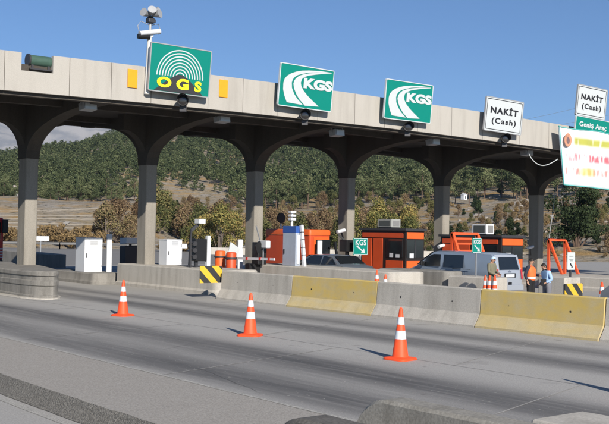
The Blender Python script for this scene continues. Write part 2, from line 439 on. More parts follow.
# painted edge line and slab joints
mb = MB(); V = []
for i in range(200):
    y = -10+i*.35; V += [(8.52+.03*noise.noise(Vector((1, y, 0))), y, .012), (8.60+.04*noise.noise(Vector((5, y*1.5, 0))), y, .012)]
mb.add(V, [(2*i, 2*i+1, 2*i+3, 2*i+2) for i in range(199)]); tag(mb.build('edge_line', edge_m), kind='structure')
joint_m = concrete('joint_filler', (.40, .39, .37), (.6, .6, .6), 5, .3, .4, .3)
crack_m = plain('joint_crack', (.14, .135, .13), .9, var=.4, scale=3)
mb = MB()
def strip(a, b, wd, z=.009):
    a = Vector(a); b = Vector(b); d = (b-a).normalized(); nn = Vector((-d.y, d.x)) * wd/2
    L_ = (b-a).length; q = max(2, int(L_/.3)); vs = []
    for i in range(q+1):
        p = a+(b-a)*i/q; ww = .6+.8*abs(noise.noise(Vector((p.x*3, p.y*3, 1)))); vs += [(p.x+nn.x*ww, p.y+nn.y*ww, z), (p.x-nn.x*ww, p.y-nn.y*ww, z)]
    mb.add(vs, [(2*i, 2*i+1, 2*i+3, 2*i+2) for i in range(q)])
for k_ in range(-2, 6): strip((8.62, 8.35+6.1*k_), (13.75, 9.9+6.1*k_), .035)
for k_ in range(-2, 6): strip((13.85, 12.75+6.1*k_-(0)), (19.6, 15.0+6.1*k_), .03)
tag(mb.build('slab_joints', joint_m), kind='structure')
mb = MB()
strip((13.8, -8), (13.8, 60), .018)
for _ in range(0): pass
def crack(x, y, n_, dx, dy, wd):
    for q in range(n_):
        x2 = x+dx+.10*noise.noise(Vector((x*2, y*2, q))); y2 = y+dy+.10*noise.noise(Vector((y, x, q*1.7))); strip((x, y), (x2, y2), wd); x, y = x2, y2
crack(8.9, 12.2, 9, .06, .30, .010); crack(15.2, 14.1, 10, .25, .05, .009); crack(10.4, 17.5, 8, .22, .12, .010); crack(14.6, 20.5, 12, .20, -.08, .010); crack(9.3, 8.4, 7, .16, .16, .008)
tag(mb.build('lane_joint', crack_m), kind='structure')

# ------------------------------------------------------------------ toll canopy (one structure with parts)
YF, ZB, ZT, YC, YR = 31.5, 6.978, 8.28, 37.9, 44.6
def camber(X): return .08 - .0007*(X-27)**2 if X < 45 else .08-.0007*324-.025*(X-45)
can = thing('toll_canopy', 'long grey concrete toll plaza canopy on six tapered columns', 'toll canopy', (30, YC, 0))
O = (-30, -YC, 0)
def W(mb): return shift(mb, *O)
jx = [-6, -2, 2, 5, 8, 10.6, 12.55, 13.12, 14.24, 14.84, 16.42, 18.02, 20.46, 22.06, 23.76, 25.81, 27.83, 29.56, 31.58, 33.78, 35.91, 38.61, 40.9, 43.2, 45.6, 48, 50.5, 53, 56, 60]
i = 0
while i < len(jx)-1:
    a, b_ = jx[i], jx[i+1]
    if abs(a-13.12) < .01 and False: pass
    g = .012
    mb = MB()
    notch = abs(a-13.12) < .01
    z1 = ZT if not notch else ZT-.60
    ga = 0 if abs(a-14.24) < .01 or abs(a-13.12) < .01 else g
    gb = 0 if abs(b_-14.24) < .01 or abs(b_-13.12) < .01 else g
    ca, cb = camber(a), camber(b_)
    mb.loft([[(a+ga, YF, ZB+ca), (a+ga, YF+.16, ZB+ca), (a+ga, YF+.16, z1+ca), (a+ga, YF, z1+ca)],
             [(b_-gb, YF, ZB+cb), (b_-gb, YF+.16, ZB+cb), (b_-gb, YF+.16, z1+cb), (b_-gb, YF, z1+cb)]])
    W(mb).build('fascia_panel', fascia_m, can)
    i += 1
# dark joint backing and deck slab, in cambered segments
seg = [-6, 4, 12, 18, 24, 30, 36, 42, 48, 54, 60]
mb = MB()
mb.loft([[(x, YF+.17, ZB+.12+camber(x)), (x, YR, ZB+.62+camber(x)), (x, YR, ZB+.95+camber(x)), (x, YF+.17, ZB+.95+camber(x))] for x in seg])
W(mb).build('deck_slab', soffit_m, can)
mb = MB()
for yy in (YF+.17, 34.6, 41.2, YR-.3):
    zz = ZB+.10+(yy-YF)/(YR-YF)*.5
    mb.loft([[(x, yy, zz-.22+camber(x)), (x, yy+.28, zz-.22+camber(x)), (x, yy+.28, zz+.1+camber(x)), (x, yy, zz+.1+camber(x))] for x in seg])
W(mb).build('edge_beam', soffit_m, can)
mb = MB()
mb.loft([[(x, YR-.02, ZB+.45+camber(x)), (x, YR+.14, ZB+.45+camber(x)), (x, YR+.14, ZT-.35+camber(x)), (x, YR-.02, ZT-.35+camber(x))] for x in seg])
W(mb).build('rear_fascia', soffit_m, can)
CX = [10.9, 16.09, 21.55, 27.33, 33.11, 40.08, 48.31, 57.5, 5.4]
CWX, CDY = .52, .74
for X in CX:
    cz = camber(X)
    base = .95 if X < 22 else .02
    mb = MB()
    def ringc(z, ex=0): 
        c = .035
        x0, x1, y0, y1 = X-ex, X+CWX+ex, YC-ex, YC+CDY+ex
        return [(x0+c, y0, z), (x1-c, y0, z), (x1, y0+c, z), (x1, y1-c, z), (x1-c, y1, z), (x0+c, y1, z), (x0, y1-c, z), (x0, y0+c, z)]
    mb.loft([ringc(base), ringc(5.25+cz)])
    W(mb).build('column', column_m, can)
    # bracket: the curved cantilever web fore and aft, with its flared head
    prof = []
    z5, zt = 5.2+cz, ZB+.12+cz
    for k_ in range(13):            # front curve from the column foot of the bracket up to the fascia
        t = k_/12*math.pi/2; prof.append((YC-(1-math.cos(t))*(YC-YF-.45), z5+math.sin(t)**.8*(zt-.22-z5)))
    front = prof
    rear = []
    zr = ZB+.50+cz
    for k_ in range(13):
        t = k_/12*math.pi/2; rear.append((YC+CDY+(1-math.cos(t))*(YR-YC-CDY-.3), z5+math.sin(t)**.8*(zr-.2-z5)))
    poly = front + [(YF+.46, zt+.25), (YR-.31, zr+.2)] + rear[::-1]
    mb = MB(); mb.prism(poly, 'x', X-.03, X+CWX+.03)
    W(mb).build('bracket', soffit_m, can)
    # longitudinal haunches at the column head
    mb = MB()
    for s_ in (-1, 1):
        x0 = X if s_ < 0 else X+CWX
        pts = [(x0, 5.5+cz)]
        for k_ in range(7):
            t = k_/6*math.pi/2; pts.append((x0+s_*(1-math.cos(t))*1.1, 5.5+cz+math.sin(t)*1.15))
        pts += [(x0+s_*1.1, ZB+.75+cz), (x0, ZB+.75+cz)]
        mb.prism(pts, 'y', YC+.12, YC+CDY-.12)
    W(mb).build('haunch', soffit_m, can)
# amber plates and yellow marks on the fascia
for (x, y) in ((132.5, 78.5), (223.5, 88.5)):
    p = atY(x, y, YF-.03)
    t = thing('amber_marker', 'plain amber plate on the fascia left of the green OGS sign' if x < 200 else 'plain amber plate on the fascia right of the green OGS sign', 'marker plate', (p.x, YF, p.z), group='amber plates on the canopy fascia')
    mb = MB(); mb.box(-.19, -.045, -.33, .19, -.006, .33, .006); mb.build('plate', amber_m, t)
    mb = MB(); mb.box(-.03, -.006, -.25, .03, .002, .25); mb.build('fixing_rail', steel_m, t)

# ------------------------------------------------------------------ lane signs
def rounded(w_, h_, r, n=4):
    pts = []
    for cx, cz, a0 in ((w_/2-r, h_/2-r, 0), (-w_/2+r, h_/2-r, 90), (-w_/2+r, -h_/2+r, 180), (w_/2-r, -h_/2+r, 270)):
        for k_ in range(n+1): a = R(a0+90*k_/n); pts.append((cx+r*math.cos(a), cz+r*math.sin(a)))
    return pts
def frame_ring(w_, h_, r, t, y0, y1):
    mb = MB(); o = rounded(w_, h_, r); i_ = rounded(w_-2*t, h_-2*t, max(.005, r-t)); n = len(o)
    vs = [(x, y0, z) for x, z in o]+[(x, y0, z) for x, z in i_]+[(x, y1, z) for x, z in o]+[(x, y1, z) for x, z in i_]
    fs = []
    for k_ in range(n):
        j = (k_+1) % n
        fs += [(k_, j, n+j, n+k_), (2*n+k_, 2*n+j, j, k_), (2*n+j, 2*n+k_, 3*n+k_, 3*n+j), (n+k_, n+j, 3*n+j, 3*n+k_)]
    return mb.add(vs, fs)
def sign_root(name, label, TL, TR, BL, BR, Y=31.12, group='lane signs on the canopy'):
    pb = (atY(*BL, Y)+atY(*BR, Y))/2; wd = (atY(*BR, Y)-atY(*BL, Y)).length
    ht = atY(*TL, Y-.14).z-atY(*BL, Y).z
    t = thing(name, label, 'sign', pb, 0, group); t.rotation_euler = (R(5), 0, 0)
    q = (atY(*BR, Y)-atY(*BL, Y)); t.rotation_euler = (R(5), -math.atan2(q.z, q.x), 0)
    return t, wd, ht
def panel(t, w_, h_, mat, edge_mat, z0=0, back=True):
    mb = MB(); mb.prism(rounded(w_, h_, .05), 'y', 0, .06); shift(mb, 0, 0, z0+h_/2).build('panel', mat, t)
    mb = frame_ring(w_+.06, h_+.06, .07, .035, -.012, .075); shift(mb, 0, 0, z0+h_/2).build('frame', edge_mat, t)
def brackets(t, w_, h_):
    for s_ in (-1, 1):
        mb = MB(); mb.bar((s_*w_*.3, .10, .12), (s_*w_*.3, .10, h_-.15), .06); mb.bar((s_*w_*.3, .12, .2), (s_*w_*.3, .42, .2), .05)
        mb.build('mounting_bracket', steel_m, t)
def flat(t, poly, mat, name='marking', y=-.004, z0=0, th=.003):
    """thin flat shape in u(m), v(m) on the panel face"""
    bm = bmesh.new(); vs = [bm.verts.new((u, y, v+z0)) for u, v in poly]; bm.faces.new(vs)
    bmesh.ops.triangulate(bm, faces=bm.faces)
    mb = MB(); bm.verts.index_update(); mb.add([v.co for v in bm.verts], [[v.index for v in f.verts] for f in bm.faces]); bm.free()
    vs0 = list(mb.v); n_ = len(vs0)
    return mb
# OGS
t, w_, h_ = sign_root('lane_sign', 'green sign reading OGS in yellow under white signal arcs', (151, 42), (210, 53), (148.5, 89.5), (208, 97))
panel(t, w_, h_, teal_m, greypaint_m); brackets(t, w_, h_)
OX, OZ = 0.0, h_*.34
for k_ in range(8):
    ro = (.985-.113*k_)*w_/2.5; ri = ro-.044
    pts = [(OX+ro*math.cos(R(a)), OZ+ro*math.sin(R(a))) for a in range(0, 181, 6)]+[(OX+ri*math.cos(R(a)), OZ+ri*math.sin(R(a))) for a in range(180, -1, -6)]
    mb = MB(); n_ = 31
    vs = [(x, -.006, z) for x, z in pts[:31]]+[(x, -.006, z) for x, z in pts[31:][::-1]]
    mb.add(vs, [(i_, i_+1, 31+i_+1, 31+i_) for i_ in range(30)]); mb.build('signal_arc', signwhite_m, t)
dome = [(-.42*w_, .02), (.40*w_, .02), (.16*w_, .30*h_), (.07*w_, .38*h_), (.03*w_, .40*h_), (-.03*w_, .40*h_), (-.07*w_, .38*h_), (-.16*w_, .30*h_)]
flat(t, dome, None, y=-.010).build('dark_hill', dkgrey_m, t)
for ch, u_, sz, sx_ in (('O', -.26, .46, 1.5), ('G', .045, .48, 1.45), ('S', .31, .46, 1.25)):
    mb = text_mb(ch, sz*1.05, .006, .022, sx_); shift(mb, u_*w_, -.018, h_*(.20 if ch != 'S' else .19)).build('letter', signyellow_m, t)
# KGS ×2
def kgs(t, w_, h_):
    def uv(x, y):
        a = np.array([[330, -20], [50, 270]]); s_ = np.linalg.solve(a, [x-80, y-50]); return ((s_[0]-.5)*w_, (1-s_[1])*h_)
    o1 = [(395,110),(320,99),(250,97),(205,99),(170,106),(140,117),(115,133),(100,152),(92,178),(90,220),(98,262),(112,305)]
    i1 = [(395,111),(300,109),(250,111),(205,121),(180,128),(162,140),(149,157),(143,178),(144,212),(158,252),(178,285),(212,325)]
    o2 = [(395,113),(310,111),(250,116),(212,124),(188,133),(170,148),(158,165),(153,185),(157,215),(172,255),(192,290),(224,329)]
    i2 = [(395,116),(330,119),(290,124),(250,130),(222,140),(205,155),(199,178),(202,200),(215,228),(240,262),(272,297),(312,336)]
    for nm, o_, i_ in (('left_road_curve', o1, i1), ('right_road_curve', o2, i2)):
        vs = [(*uv(*p),) for p in o_]+[(*uv(*p),) for p in i_]; n_ = len(o_)
        mb = MB(); mb.add([(x, -.008, z) for x, z in vs], [(k_, k_+1, n_+k_+1, n_+k_) for k_ in range(n_-1)]); mb.build('road_emblem', signwhite_m, t)
    mb = text_mb('KGS', .50, .004, .028, 1.12, 1.02)
    u_, v_ = uv(308, 192); s_ = .55*w_/mb.ext[0]
    mb.v = [(x*s_, y, z*.44/mb.ext[1]*h_/1.7) for x, y, z in mb.v]
    shift(mb, u_, -.014, v_).build('lettering', signwhite_m, t)
for lab, q in (('green and white KGS road sign next to the OGS sign', [(281, 62.5), (333, 71.5), (278, 104.5), (330.5, 111.5)]),
               ('green and white KGS road sign beside the first cash sign', [(387, 79), (432, 86.5), (384, 117.5), (430, 123)])):
    t, w_, h_ = sign_root('lane_sign', lab, *q); panel(t, w_, h_, teal_m, signwhite_m); brackets(t, w_, h_); kgs(t, w_, h_)
# NAKİT (Cash) ×2
def cash(t, w_, h_, z0=0):
    shift(frame_ring(w_-.12, h_-.12, .05, .03, -.006, .0), 0, 0, z0+h_/2).build('border_line', signblack_m, t)
    mb = text_mb('NAKİT', .5, .003, .02, .9, 1.18); s_ = .75*w_/mb.ext[0]; mb.v = [(x*s_, y, z*.78) for x, y, z in mb.v]
    shift(mb, .0, -.008, z0+h_*.66).build('lettering', signblack_m, t)
    mb = text_mb('(Cash)', .46, .003, .013, .9, 1.22); s_ = .66*w_/mb.ext[0]; mb.v = [(x*s_, y, z*.78) for x, y, z in mb.v]
    shift(mb, .02, -.008, z0+h_*.30).build('lettering', signblack_m, t)
t, w_, h_ = sign_root('lane_sign', 'white NAKİT (Cash) sign hung on the front of the canopy', (487, 96), (522.5, 102), (484, 129.5), (520.5, 135))
panel(t, w_, h_, signwhite_m, greypaint_m); brackets(t, w_, h_); cash(t, w_, h_)
t, w_, h_ = sign_root('lane_sign', 'white NAKİT (Cash) sign raised above the small green Geniş Araç board', (578, 84), (606, 90), (575.7, 114.3), (604.5, 119.6))
panel(t, w_, h_, signwhite_m, greypaint_m); cash(t, w_, h_)
for s_ in (-1, 1):
    mb = MB(); mb.bar((s_*w_*.3, .11, h_-.1), (s_*w_*.3, .11, -1.9), .07); mb.build('post', steel_m, t)
t, w_, h_ = sign_root('lane_sign', 'small green Geniş Araç board above the white banner', (575.5, 115.2), (609, 121.5), (574.6, 135), (608.4, 141), Y=31.02)
panel(t, w_, h_, teal_m, signwhite_m); brackets(t, w_, h_)
mb = text_mb('Geniş Araç', .42, .003, .012, 1, 1.1); s_ = .80*w_/mb.ext[0]; mb.v = [(x*s_, y, z*.85) for x, y, z in mb.v]
shift(mb, .0, -.008, h_*.60).build('lettering', signwhite_m, t)

# banner tied to the canopy, its print out of register and soft
def banner_mat():
    m, N, L, b = newmat('printed_banner')
    tc = N.new('ShaderNodeTexCoord'); sp = N.new('ShaderNodeSeparateXYZ'); L.new(tc.outputs['Object'], sp.inputs[0])
    def band(lo, hi, soft, ax='Z'):
        r1 = N.new('ShaderNodeMapRange'); r1.interpolation_type = 'SMOOTHSTEP'; r1.inputs['From Min'].default_value = lo-soft; r1.inputs['From Max'].default_value = lo+soft
        r2 = N.new('ShaderNodeMapRange'); r2.interpolation_type = 'SMOOTHSTEP'; r2.inputs['From Min'].default_value = hi+soft; r2.inputs['From Max'].default_value = hi-soft
        L.new(sp.outputs[ax], r1.inputs['Value']); L.new(sp.outputs[ax], r2.inputs['Value'])
        mu = N.new('ShaderNodeMath'); mu.operation = 'MULTIPLY'; L.new(r1.outputs[0], mu.inputs[0]); L.new(r2.outputs[0], mu.inputs[1]); return mu.outputs[0]
    def mul(a, bb):
        mu = N.new('ShaderNodeMath'); mu.operation = 'MULTIPLY'; L.new(a, mu.inputs[0])
        if isinstance(bb, float): mu.inputs[1].default_value = bb
        else: L.new(bb, mu.inputs[1])
        return mu.outputs[0]
    def nzr(sc, st, lo, hi, seed):
        mp = N.new('ShaderNodeMapping'); mp.inputs['Scale'].default_value = st; mp.inputs['Location'].default_value = (seed, 0, seed)
        n = N.new('ShaderNodeTexNoise'); n.inputs['Scale'].default_value = sc; n.inputs['Detail'].default_value = 1
        L.new(tc.outputs['Object'], mp.inputs['Vector']); L.new(mp.outputs[0], n.inputs['Vector'])
        r = N.new('ShaderNodeMapRange'); r.interpolation_type = 'SMOOTHSTEP'; r.inputs['From Min'].default_value = lo; r.inputs['From Max'].default_value = hi; L.new(n.outputs['Fac'], r.inputs['Value']); return r.outputs[0]
    c = mixcol(N, L, mul(mul(band(2.05, 2.45, .12), band(1.15, 6, .2, 'X')), nzr(3, (1, 1, .3), .25, .45, 1)), (.76, .78, .80), (.42, .42, .08))
    c = mixcol(N, L, mul(mul(band(1.22, 1.62, .12), band(.55, 6, .1, 'X')), nzr(4.0, (1, 1, .3), .34, .58, 4)), c, (.66, .14, .17))
    c = mixcol(N, L, mul(mul(band(.52, .9, .12), band(.6, 6, .1, 'X')), nzr(3.5, (1, 1, .3), .34, .60, 8)), c, (.64, .26, .24))
    c = mixcol(N, L, mul(mul(band(.5, .92, .12), band(1.8, 3.0, .25, 'X')), .7), c, (.50, .52, .10))
    L.new(c, b.inputs['Base Color']); b.inputs['Roughness'].default_value = .6
    return m
A = atY(559, 126, 30.9); Bp = atY(564, 184.5, 30.9)
bt = thing('advertising_banner', 'white vinyl banner with blurred red and olive print hung from the canopy', 'banner', (A.x, 30.9, Bp.z))
hb = A.z-Bp.z; Lb = 6.2; mb = MB(); nx, nz_ = 60, 14; V = []
for j in range(nz_+1):
    for i in range(nx+1):
        u = i/nx; v = j/nz_
        z = v*hb + (-.02*u*Lb) - .05*math.sin(u*math.pi*3)*(v > .5) ; x = u*Lb + (1-v)*.42*(1-u)
        V.append((x, .05*math.sin(u*13+v*2)+.03*math.sin(u*31), z))
mb.add(V, [(j*(nx+1)+i, j*(nx+1)+i+1, (j+1)*(nx+1)+i+1, (j+1)*(nx+1)+i) for j in range(nz_) for i in range(nx)])
o = mb.build('sheet', banner_mat(), bt, smooth=180); md = o.modifiers.new('thick', 'SOLIDIFY'); md.thickness = .006
hem_m = plain('banner_hem', (.10, .42, .40), .6)
for nm, pa in (('hem', [(.0, -.03, hb), (.21, -.03, hb*.5), (.42, -.03, 0)]),):
    mb = MB(); mb.tube(pa, .03, 6); mb.build(nm, hem_m, bt)
mb = MB(); mb.tube([(i/20*Lb, .05*math.sin(i/20*13+2)+.03*math.sin(i/20*31)-.01, hb-.02*i/20*Lb-.05*math.sin(i/20*math.pi*3)) for i in range(21)], .025, 6); mb.build('hem', hem_m, bt)
mb = MB(); mb.tube([(.42+(i/20)*(Lb-.42), .05*math.sin(i/20*13)+.03*math.sin(i/20*31)-.01, -.02*i/20*Lb) for i in range(21)], .025, 6); mb.build('hem', hem_m, bt)
# faded round crest
mb = MB(); c0 = (.62, 2.25)
mb.add([(c0[0], -.10, c0[1])]+[(c0[0]+.30*math.cos(R(a)), -.10, c0[1]+.34*math.sin(R(a))) for a in range(0, 360, 15)], [(0, k_+1, (k_+1) % 24+1) for k_ in range(24)])
mb.build('crest', plain('crest_print', (.52, .25, .16), .6, var=.6, scale=5), bt)
mb = MB(); mb.add([(c0[0], -.104, c0[1]-.05)]+[(c0[0]+.13*math.cos(R(a)), -.104, c0[1]-.03+.17*math.sin(R(a))) for a in range(0, 360, 20)], [(0, k_+1, (k_+1) % 18+1) for k_ in range(18)])
mb.build('crest_centre', plain('crest_dark', (.16, .10, .10), .6, var=.5, scale=7), bt)
# drooping cable by the banner
pa = [atY(529, 154, 31.9), atY(534, 160, 31.7), atY(541, 163, 31.4), atY(549, 163.5, 31.2), atY(558, 159, 31.1)]
mb = MB(); mb.tube([pa[0].lerp(pa[-1], q/16)-Vector((0, 0, .46*math.sin(math.pi*(q/16)**.8))) for q in range(17)], .02, 6); tag(mb.build('hanging_cable', signwhite_m), 'pale cable drooping under the canopy to the banner corner', 'cable')
mb = MB(); mb.tube([atY(556, 186, 34), atY(553, 210, 33.6), atY(549, 238, 33.2)], .018, 6); tag(mb.build('hanging_rope', greypaint_m), 'thin grey rope hanging below the left end of the banner', 'rope')

# overhead lines, far behind
for k_, (a, b_, r_) in enumerate((((480, 128), (640, 91), 60), ((470, 138), (640, 108), 60))):
    P0 = atY(*a, r_); P1 = atY(*b_, r_); mb = MB()
    mb.tube([P0.lerp(P1, q/10)-Vector((0, 0, 1.0*math.sin(math.pi*q/10)))*.25 for q in range(11)], .013, 5)
    tag(mb.build('overhead_wire', plain('wire', (.12, .13, .15), .7)), ('upper' if k_ == 0 else 'lower')+' thin overhead wire crossing the sky left of the raised cash sign', 'wire', 'overhead wires')

# ------------------------------------------------------------------ signal heads under the signs, floodlights, siren, camera mast
def signal_head(x, y, label):
    p = atY(x, y+1.6, 31.15)
    t = thing('lane_signal', label, 'signal light', p, R(-35), 'round signal lights below the lane signs'); t.scale = (1.02,)*3
    mb = MB(); mb.tube([(0, .16, 0), (0, .10, 0), (0, 0, 0), (0, -.14, 0)], [.15, .2, .2, .2], 20); mb.build('housing', black_m, t, smooth=True)
    mb = MB()
    ring = [R(a) for a in range(-20, 201, 11)]
    vs = [(.215*math.cos(a), -.12, .215*math.sin(a)) for a in ring]+[(.215*math.cos(a), -.42+.10*(1-math.sin(max(0, a)) if 0 <= a <= math.pi else 1), .215*math.sin(a)) for a in ring]
    n_ = len(ring); mb.add(vs, [(k_, k_+1, n_+k_+1, n_+k_) for k_ in range(n_-1)]); o = mb.build('visor', black_m, t, smooth=True)
    md = o.modifiers.new('thick', 'SOLIDIFY'); md.thickness = .012
    mb = MB(); mb.tube([(0, -.141, 0), (0, -.155, 0)], [.17, .13], 18); mb.build('lens', plain('signal_lens', (.02, .018, .018), .15, spec=.8), t, smooth=True)
    mb = MB(); mb.bar((0, .1, .1), (0, .1, .45), .07); mb.bar((0, .1, .42), (.15, .35, .42), .06); mb.build('bracket', dkgrey_m, t)
    mb = MB(); mb.box(-.12, .06, -.38, .12, .22, -.12); mb.build('junction_box', dkgrey_m, t)
for x, y, l in ((183, 99, 'black hooded signal light under the OGS sign'), (305, 113.5, 'black hooded signal light under the green sign nearest the OGS sign'),
                (408, 125.5, 'black hooded signal light under the green sign nearest the cash sign'), (505, 137, 'black hooded signal light under the first white cash sign')):
    signal_head(x, y, l)
def floodlight(x, y, label):
    p = atY(x, y, 32.6)
    t = thing('floodlight', label, 'floodlight', p, 0, 'floodlights under the canopy edge')
    mb = MB(); mb.prism([(-.22, -.12), (.2, -.16), (.26, .1), (-.18, .16)], 'x', -.26, .26); mb.build('housing', greypaint_m, t, bevel=.02)
    mb = MB(); mb.box(-.22, -.23, -.1, .22, -.215, .12); mb.build('glass', plain('lamp_glass', (.4, .42, .43), .2, spec=.8), t)
    mb = MB()
    for s_ in (-1, 1): mb.bar((s_*.29, 0, 0), (s_*.29, 0, .34), .035)
    mb.bar((-.3, 0, .34), (.3, 0, .34), .035); mb.bar((0, 0, .34), (0, 0, .6), .05); mb.build('yoke', steel_m, t)
for x, y, l in ((88, 106.5, 'grey floodlight under the canopy between the two left columns'), (222, 119, 'grey floodlight under the canopy below the right amber plate'),
                (337, 133, 'grey floodlight under the canopy between the two green road signs'), (433, 142, 'grey floodlight under the canopy right of the second road sign'),
                (527, 153, 'grey floodlight under the canopy beside the drooping cable')):
    floodlight(x, y, l)
p = atY(36.5, 64, YF+.5)
t = thing('siren_drum', 'dark green drum shaped floodlight lying in the notch of the canopy parapet', 'floodlight', (p.x, YF+.25, ZT-.52+camber(13.7)))
gm = plain('dark_green_paint', (.05, .10, .075), .5, var=.2)
mb = MB(); mb.tube([(-.38, 0, .32), (-.36, 0, .32), (.36, 0, .32), (.38, 0, .32)], [.17, .19, .19, .17], 20); mb.build('drum', gm, t, smooth=True)
mb = MB(); mb.tube([(-.44, 0, .32), (-.38, 0, .32)], .215, 20); mb.build('end_cap', dkgrey_m, t, smooth=True)
mb = MB(); mb.box(-.42, -.2, .0, .5, .2, .05)
for s_ in (-.3, .28): mb.box(s_-.04, -.12, .05, s_+.04, .12, .18)
mb.build('cradle', dkgrey_m, t)
# mast with camera cluster
pb = atY(144, 98, YF-.1); pt_ = atY(149.5, 36, YF-.1)
t = thing('camera_mast', 'slim pale mast with a cluster of cameras and aerials beside the OGS sign', 'mast', (pb.x+.1, YF-.12, 7.3))
zt = pt_.z-7.3
mb = MB(); mb.tube([(-.0, 0, 0), (.07, 0, zt)], [.10, .085], 12); mb.build('pole', plain('pale_pole', (.6, .6, .58), .5), t, smooth=True)
mb = MB(); mb.tube([(.07, 0, zt), (.08, 0, zt+.72)], .05, 8); mb.build('upper_pole', greypaint_m, t)
mb = MB(); mb.tube([(-.40, -.1, zt+.0), (.42, -.1, zt+.2)], .10, 12); mb.box(-.02, -.1, zt-.05, .16, .1, zt+.12); mb.build('camera_tube', offwhite_m, t, smooth=True)
mb = MB(); mb.tube([(-.46, -.1, zt-.1), (-.0, -.1, zt-.06)], .09, 10); mb.build('camera', black_m, t, smooth=True)
mb = MB()
for a_, e_ in ((200, 10), (250, 25), (300, 10), (340, 35)):
    d = Vector((math.cos(R(a_))*math.cos(R(e_)), math.sin(R(a_))*math.cos(R(e_)), math.sin(R(e_))))
    c0 = Vector((.08, 0, zt+.72)); mb.tube([c0+d*.08, c0+d*.2, c0+d*.40], [.05, .10, .16], 12)
mb.build('horn', greypaint_m, t, smooth=True)
mb = MB()
for s_ in (-1, 1): mb.tube([(.08, 0, zt+.38), (s_*.36+.05, 0, zt+.48), (s_*.46+.03, 0, zt+.3), (s_*.4+.03, 0, zt+.1)], .014, 5)
mb.build('antenna_loop', greypaint_m, t)
mb = MB(); mb.box(-.06, -.16, zt+.46, .22, .1, zt+.60, .02); mb.lathe([(.02, .52), (.14, .55), (.16, .62), (.08, .70)], (.08, 0, zt), 12); mb.build('junction_box', dkgrey_m, t)

# ------------------------------------------------------------------ islands
def block_plan(x0, x1, y0, y1, rr=.5, n=6, nose=True):
    """plan outline, rounded at the near (low y) end"""
    if not nose: return [(x0, y0), (x1, y0), (x1, y1), (x0, y1)]
    pts = []
    for k_ in range(n+1): a = R(180+90*k_/n); pts.append((x0+rr+rr*math.cos(a), y0+rr+rr*math.sin(a)))
    for k_ in range(n+1): a = R(270+90*k_/n); pts.append((x1-rr+rr*math.cos(a), y0+rr+rr*math.sin(a)))
    return pts+[(x1, y1), (x0, y1)]
def island(name, label, x0, x1, y0, y1, h, mat, rr=.5, nose=True, cat='toll island', grooves=False, group='concrete toll islands'):
    t = thing(name, label, cat, (x0, y0, 0), 0, group)
    plan = block_plan(0, x1-x0, 0, y1-y0, rr, nose=nose)
    cx, cy = (x1-x0)/2, (y1-y0)/2
    def ins(d): 
        return [(p[0]+(d if p[0] < cx else -d)*(1 if abs(p[0]-cx) > .05 else 0), p[1]+(d if p[1] < cy else -d)) for p in plan]
    mb = MB()
    rings = [(0, .0), (0, .18), (.05, .22), (.05, h-.34), (.02, h-.30), (.02, h-.06), (.06, h)] if grooves else [(0, 0), (0, .12), (.05, .2), (.06, h-.04), (.10, h)]
    mb.loft([[(x, y, z) for x, y in ins(d)] for d, z in rings]); mb.build('block', mat, t, smooth=30)
    return t
t = thing('toll_island', 'grimy round nosed concrete island at the left edge under the first column', 'toll island', (14.1, 32.1, 0), 0, 'concrete toll islands')
plan1 = [(0, 14), (0, 2.0), (.0, 1.1), (.05, .7), (.14, .36), (.27, .13), (.42, .02), (.60, .0), (.78, .1), (.95, .32), (1.2, .85), (1.7, 2.4), (2.3, 4.4), (2.85, 6.6), (2.9, 14)]
c1 = (1.3, 7.0)
def ins1(d): return [(c1[0]+(x-c1[0])*(1-d/1.4), c1[1]+(y-c1[1])*(1-d/6.0)) for x, y in plan1]
mb = MB(); mb.loft([[(x, y, z) for x, y in ins1(d)] for d, z in ((0, 0), (0, .10), (.05, .13), (.05, .42), (.02, .45), (.02, .60), (.07, .63), (.07, .76), (.03, .79), (.03, .90), (.08, .95))]); mb.build('block', wall_m, t, smooth=30)
mb = MB(); mb.loft([[(x, y, z) for x, y in ins1(d)] for d, z in ((-.22, 0), (-.20, .045))]); mb.build('kerb_apron', barr_m, t)
t = island('toll_island', 'long straight concrete island wall behind the chevron board and white cabinet', 20.95, 23.1, 31.4, 39.4, .95, barr_m, .35)
t = island('toll_island', 'low concrete plinth carrying the tall white cabinet', 20.05, 21.7, 39.7, 46.0, .5, wall_m, .3)
t = island('toll_island', 'concrete island with the red orange rounded booth', 26.5, 28.6, 27.6, 37.4, .98, barr_m, .6)
t = island('toll_island', 'stained concrete island wall in front of the orange and black booth', 29.1, 30.3, 27.2, 31.3, 1.0, wall_m, .4)
t = island('toll_island', 'short low concrete nose block beside the guard with traffic cones', 28.95, 30.25, 24.9, 27.15, .86, barr_m, .3)
t = island('toll_island', 'long concrete island wall behind the two talking men', 39.0, 40.8, 22.5, 46, .62, barr_m, .5)
t = island('toll_island', 'far concrete island carrying the open orange gate frame', 46.6, 49.2, 24, 46, .34, barr_m, .5)

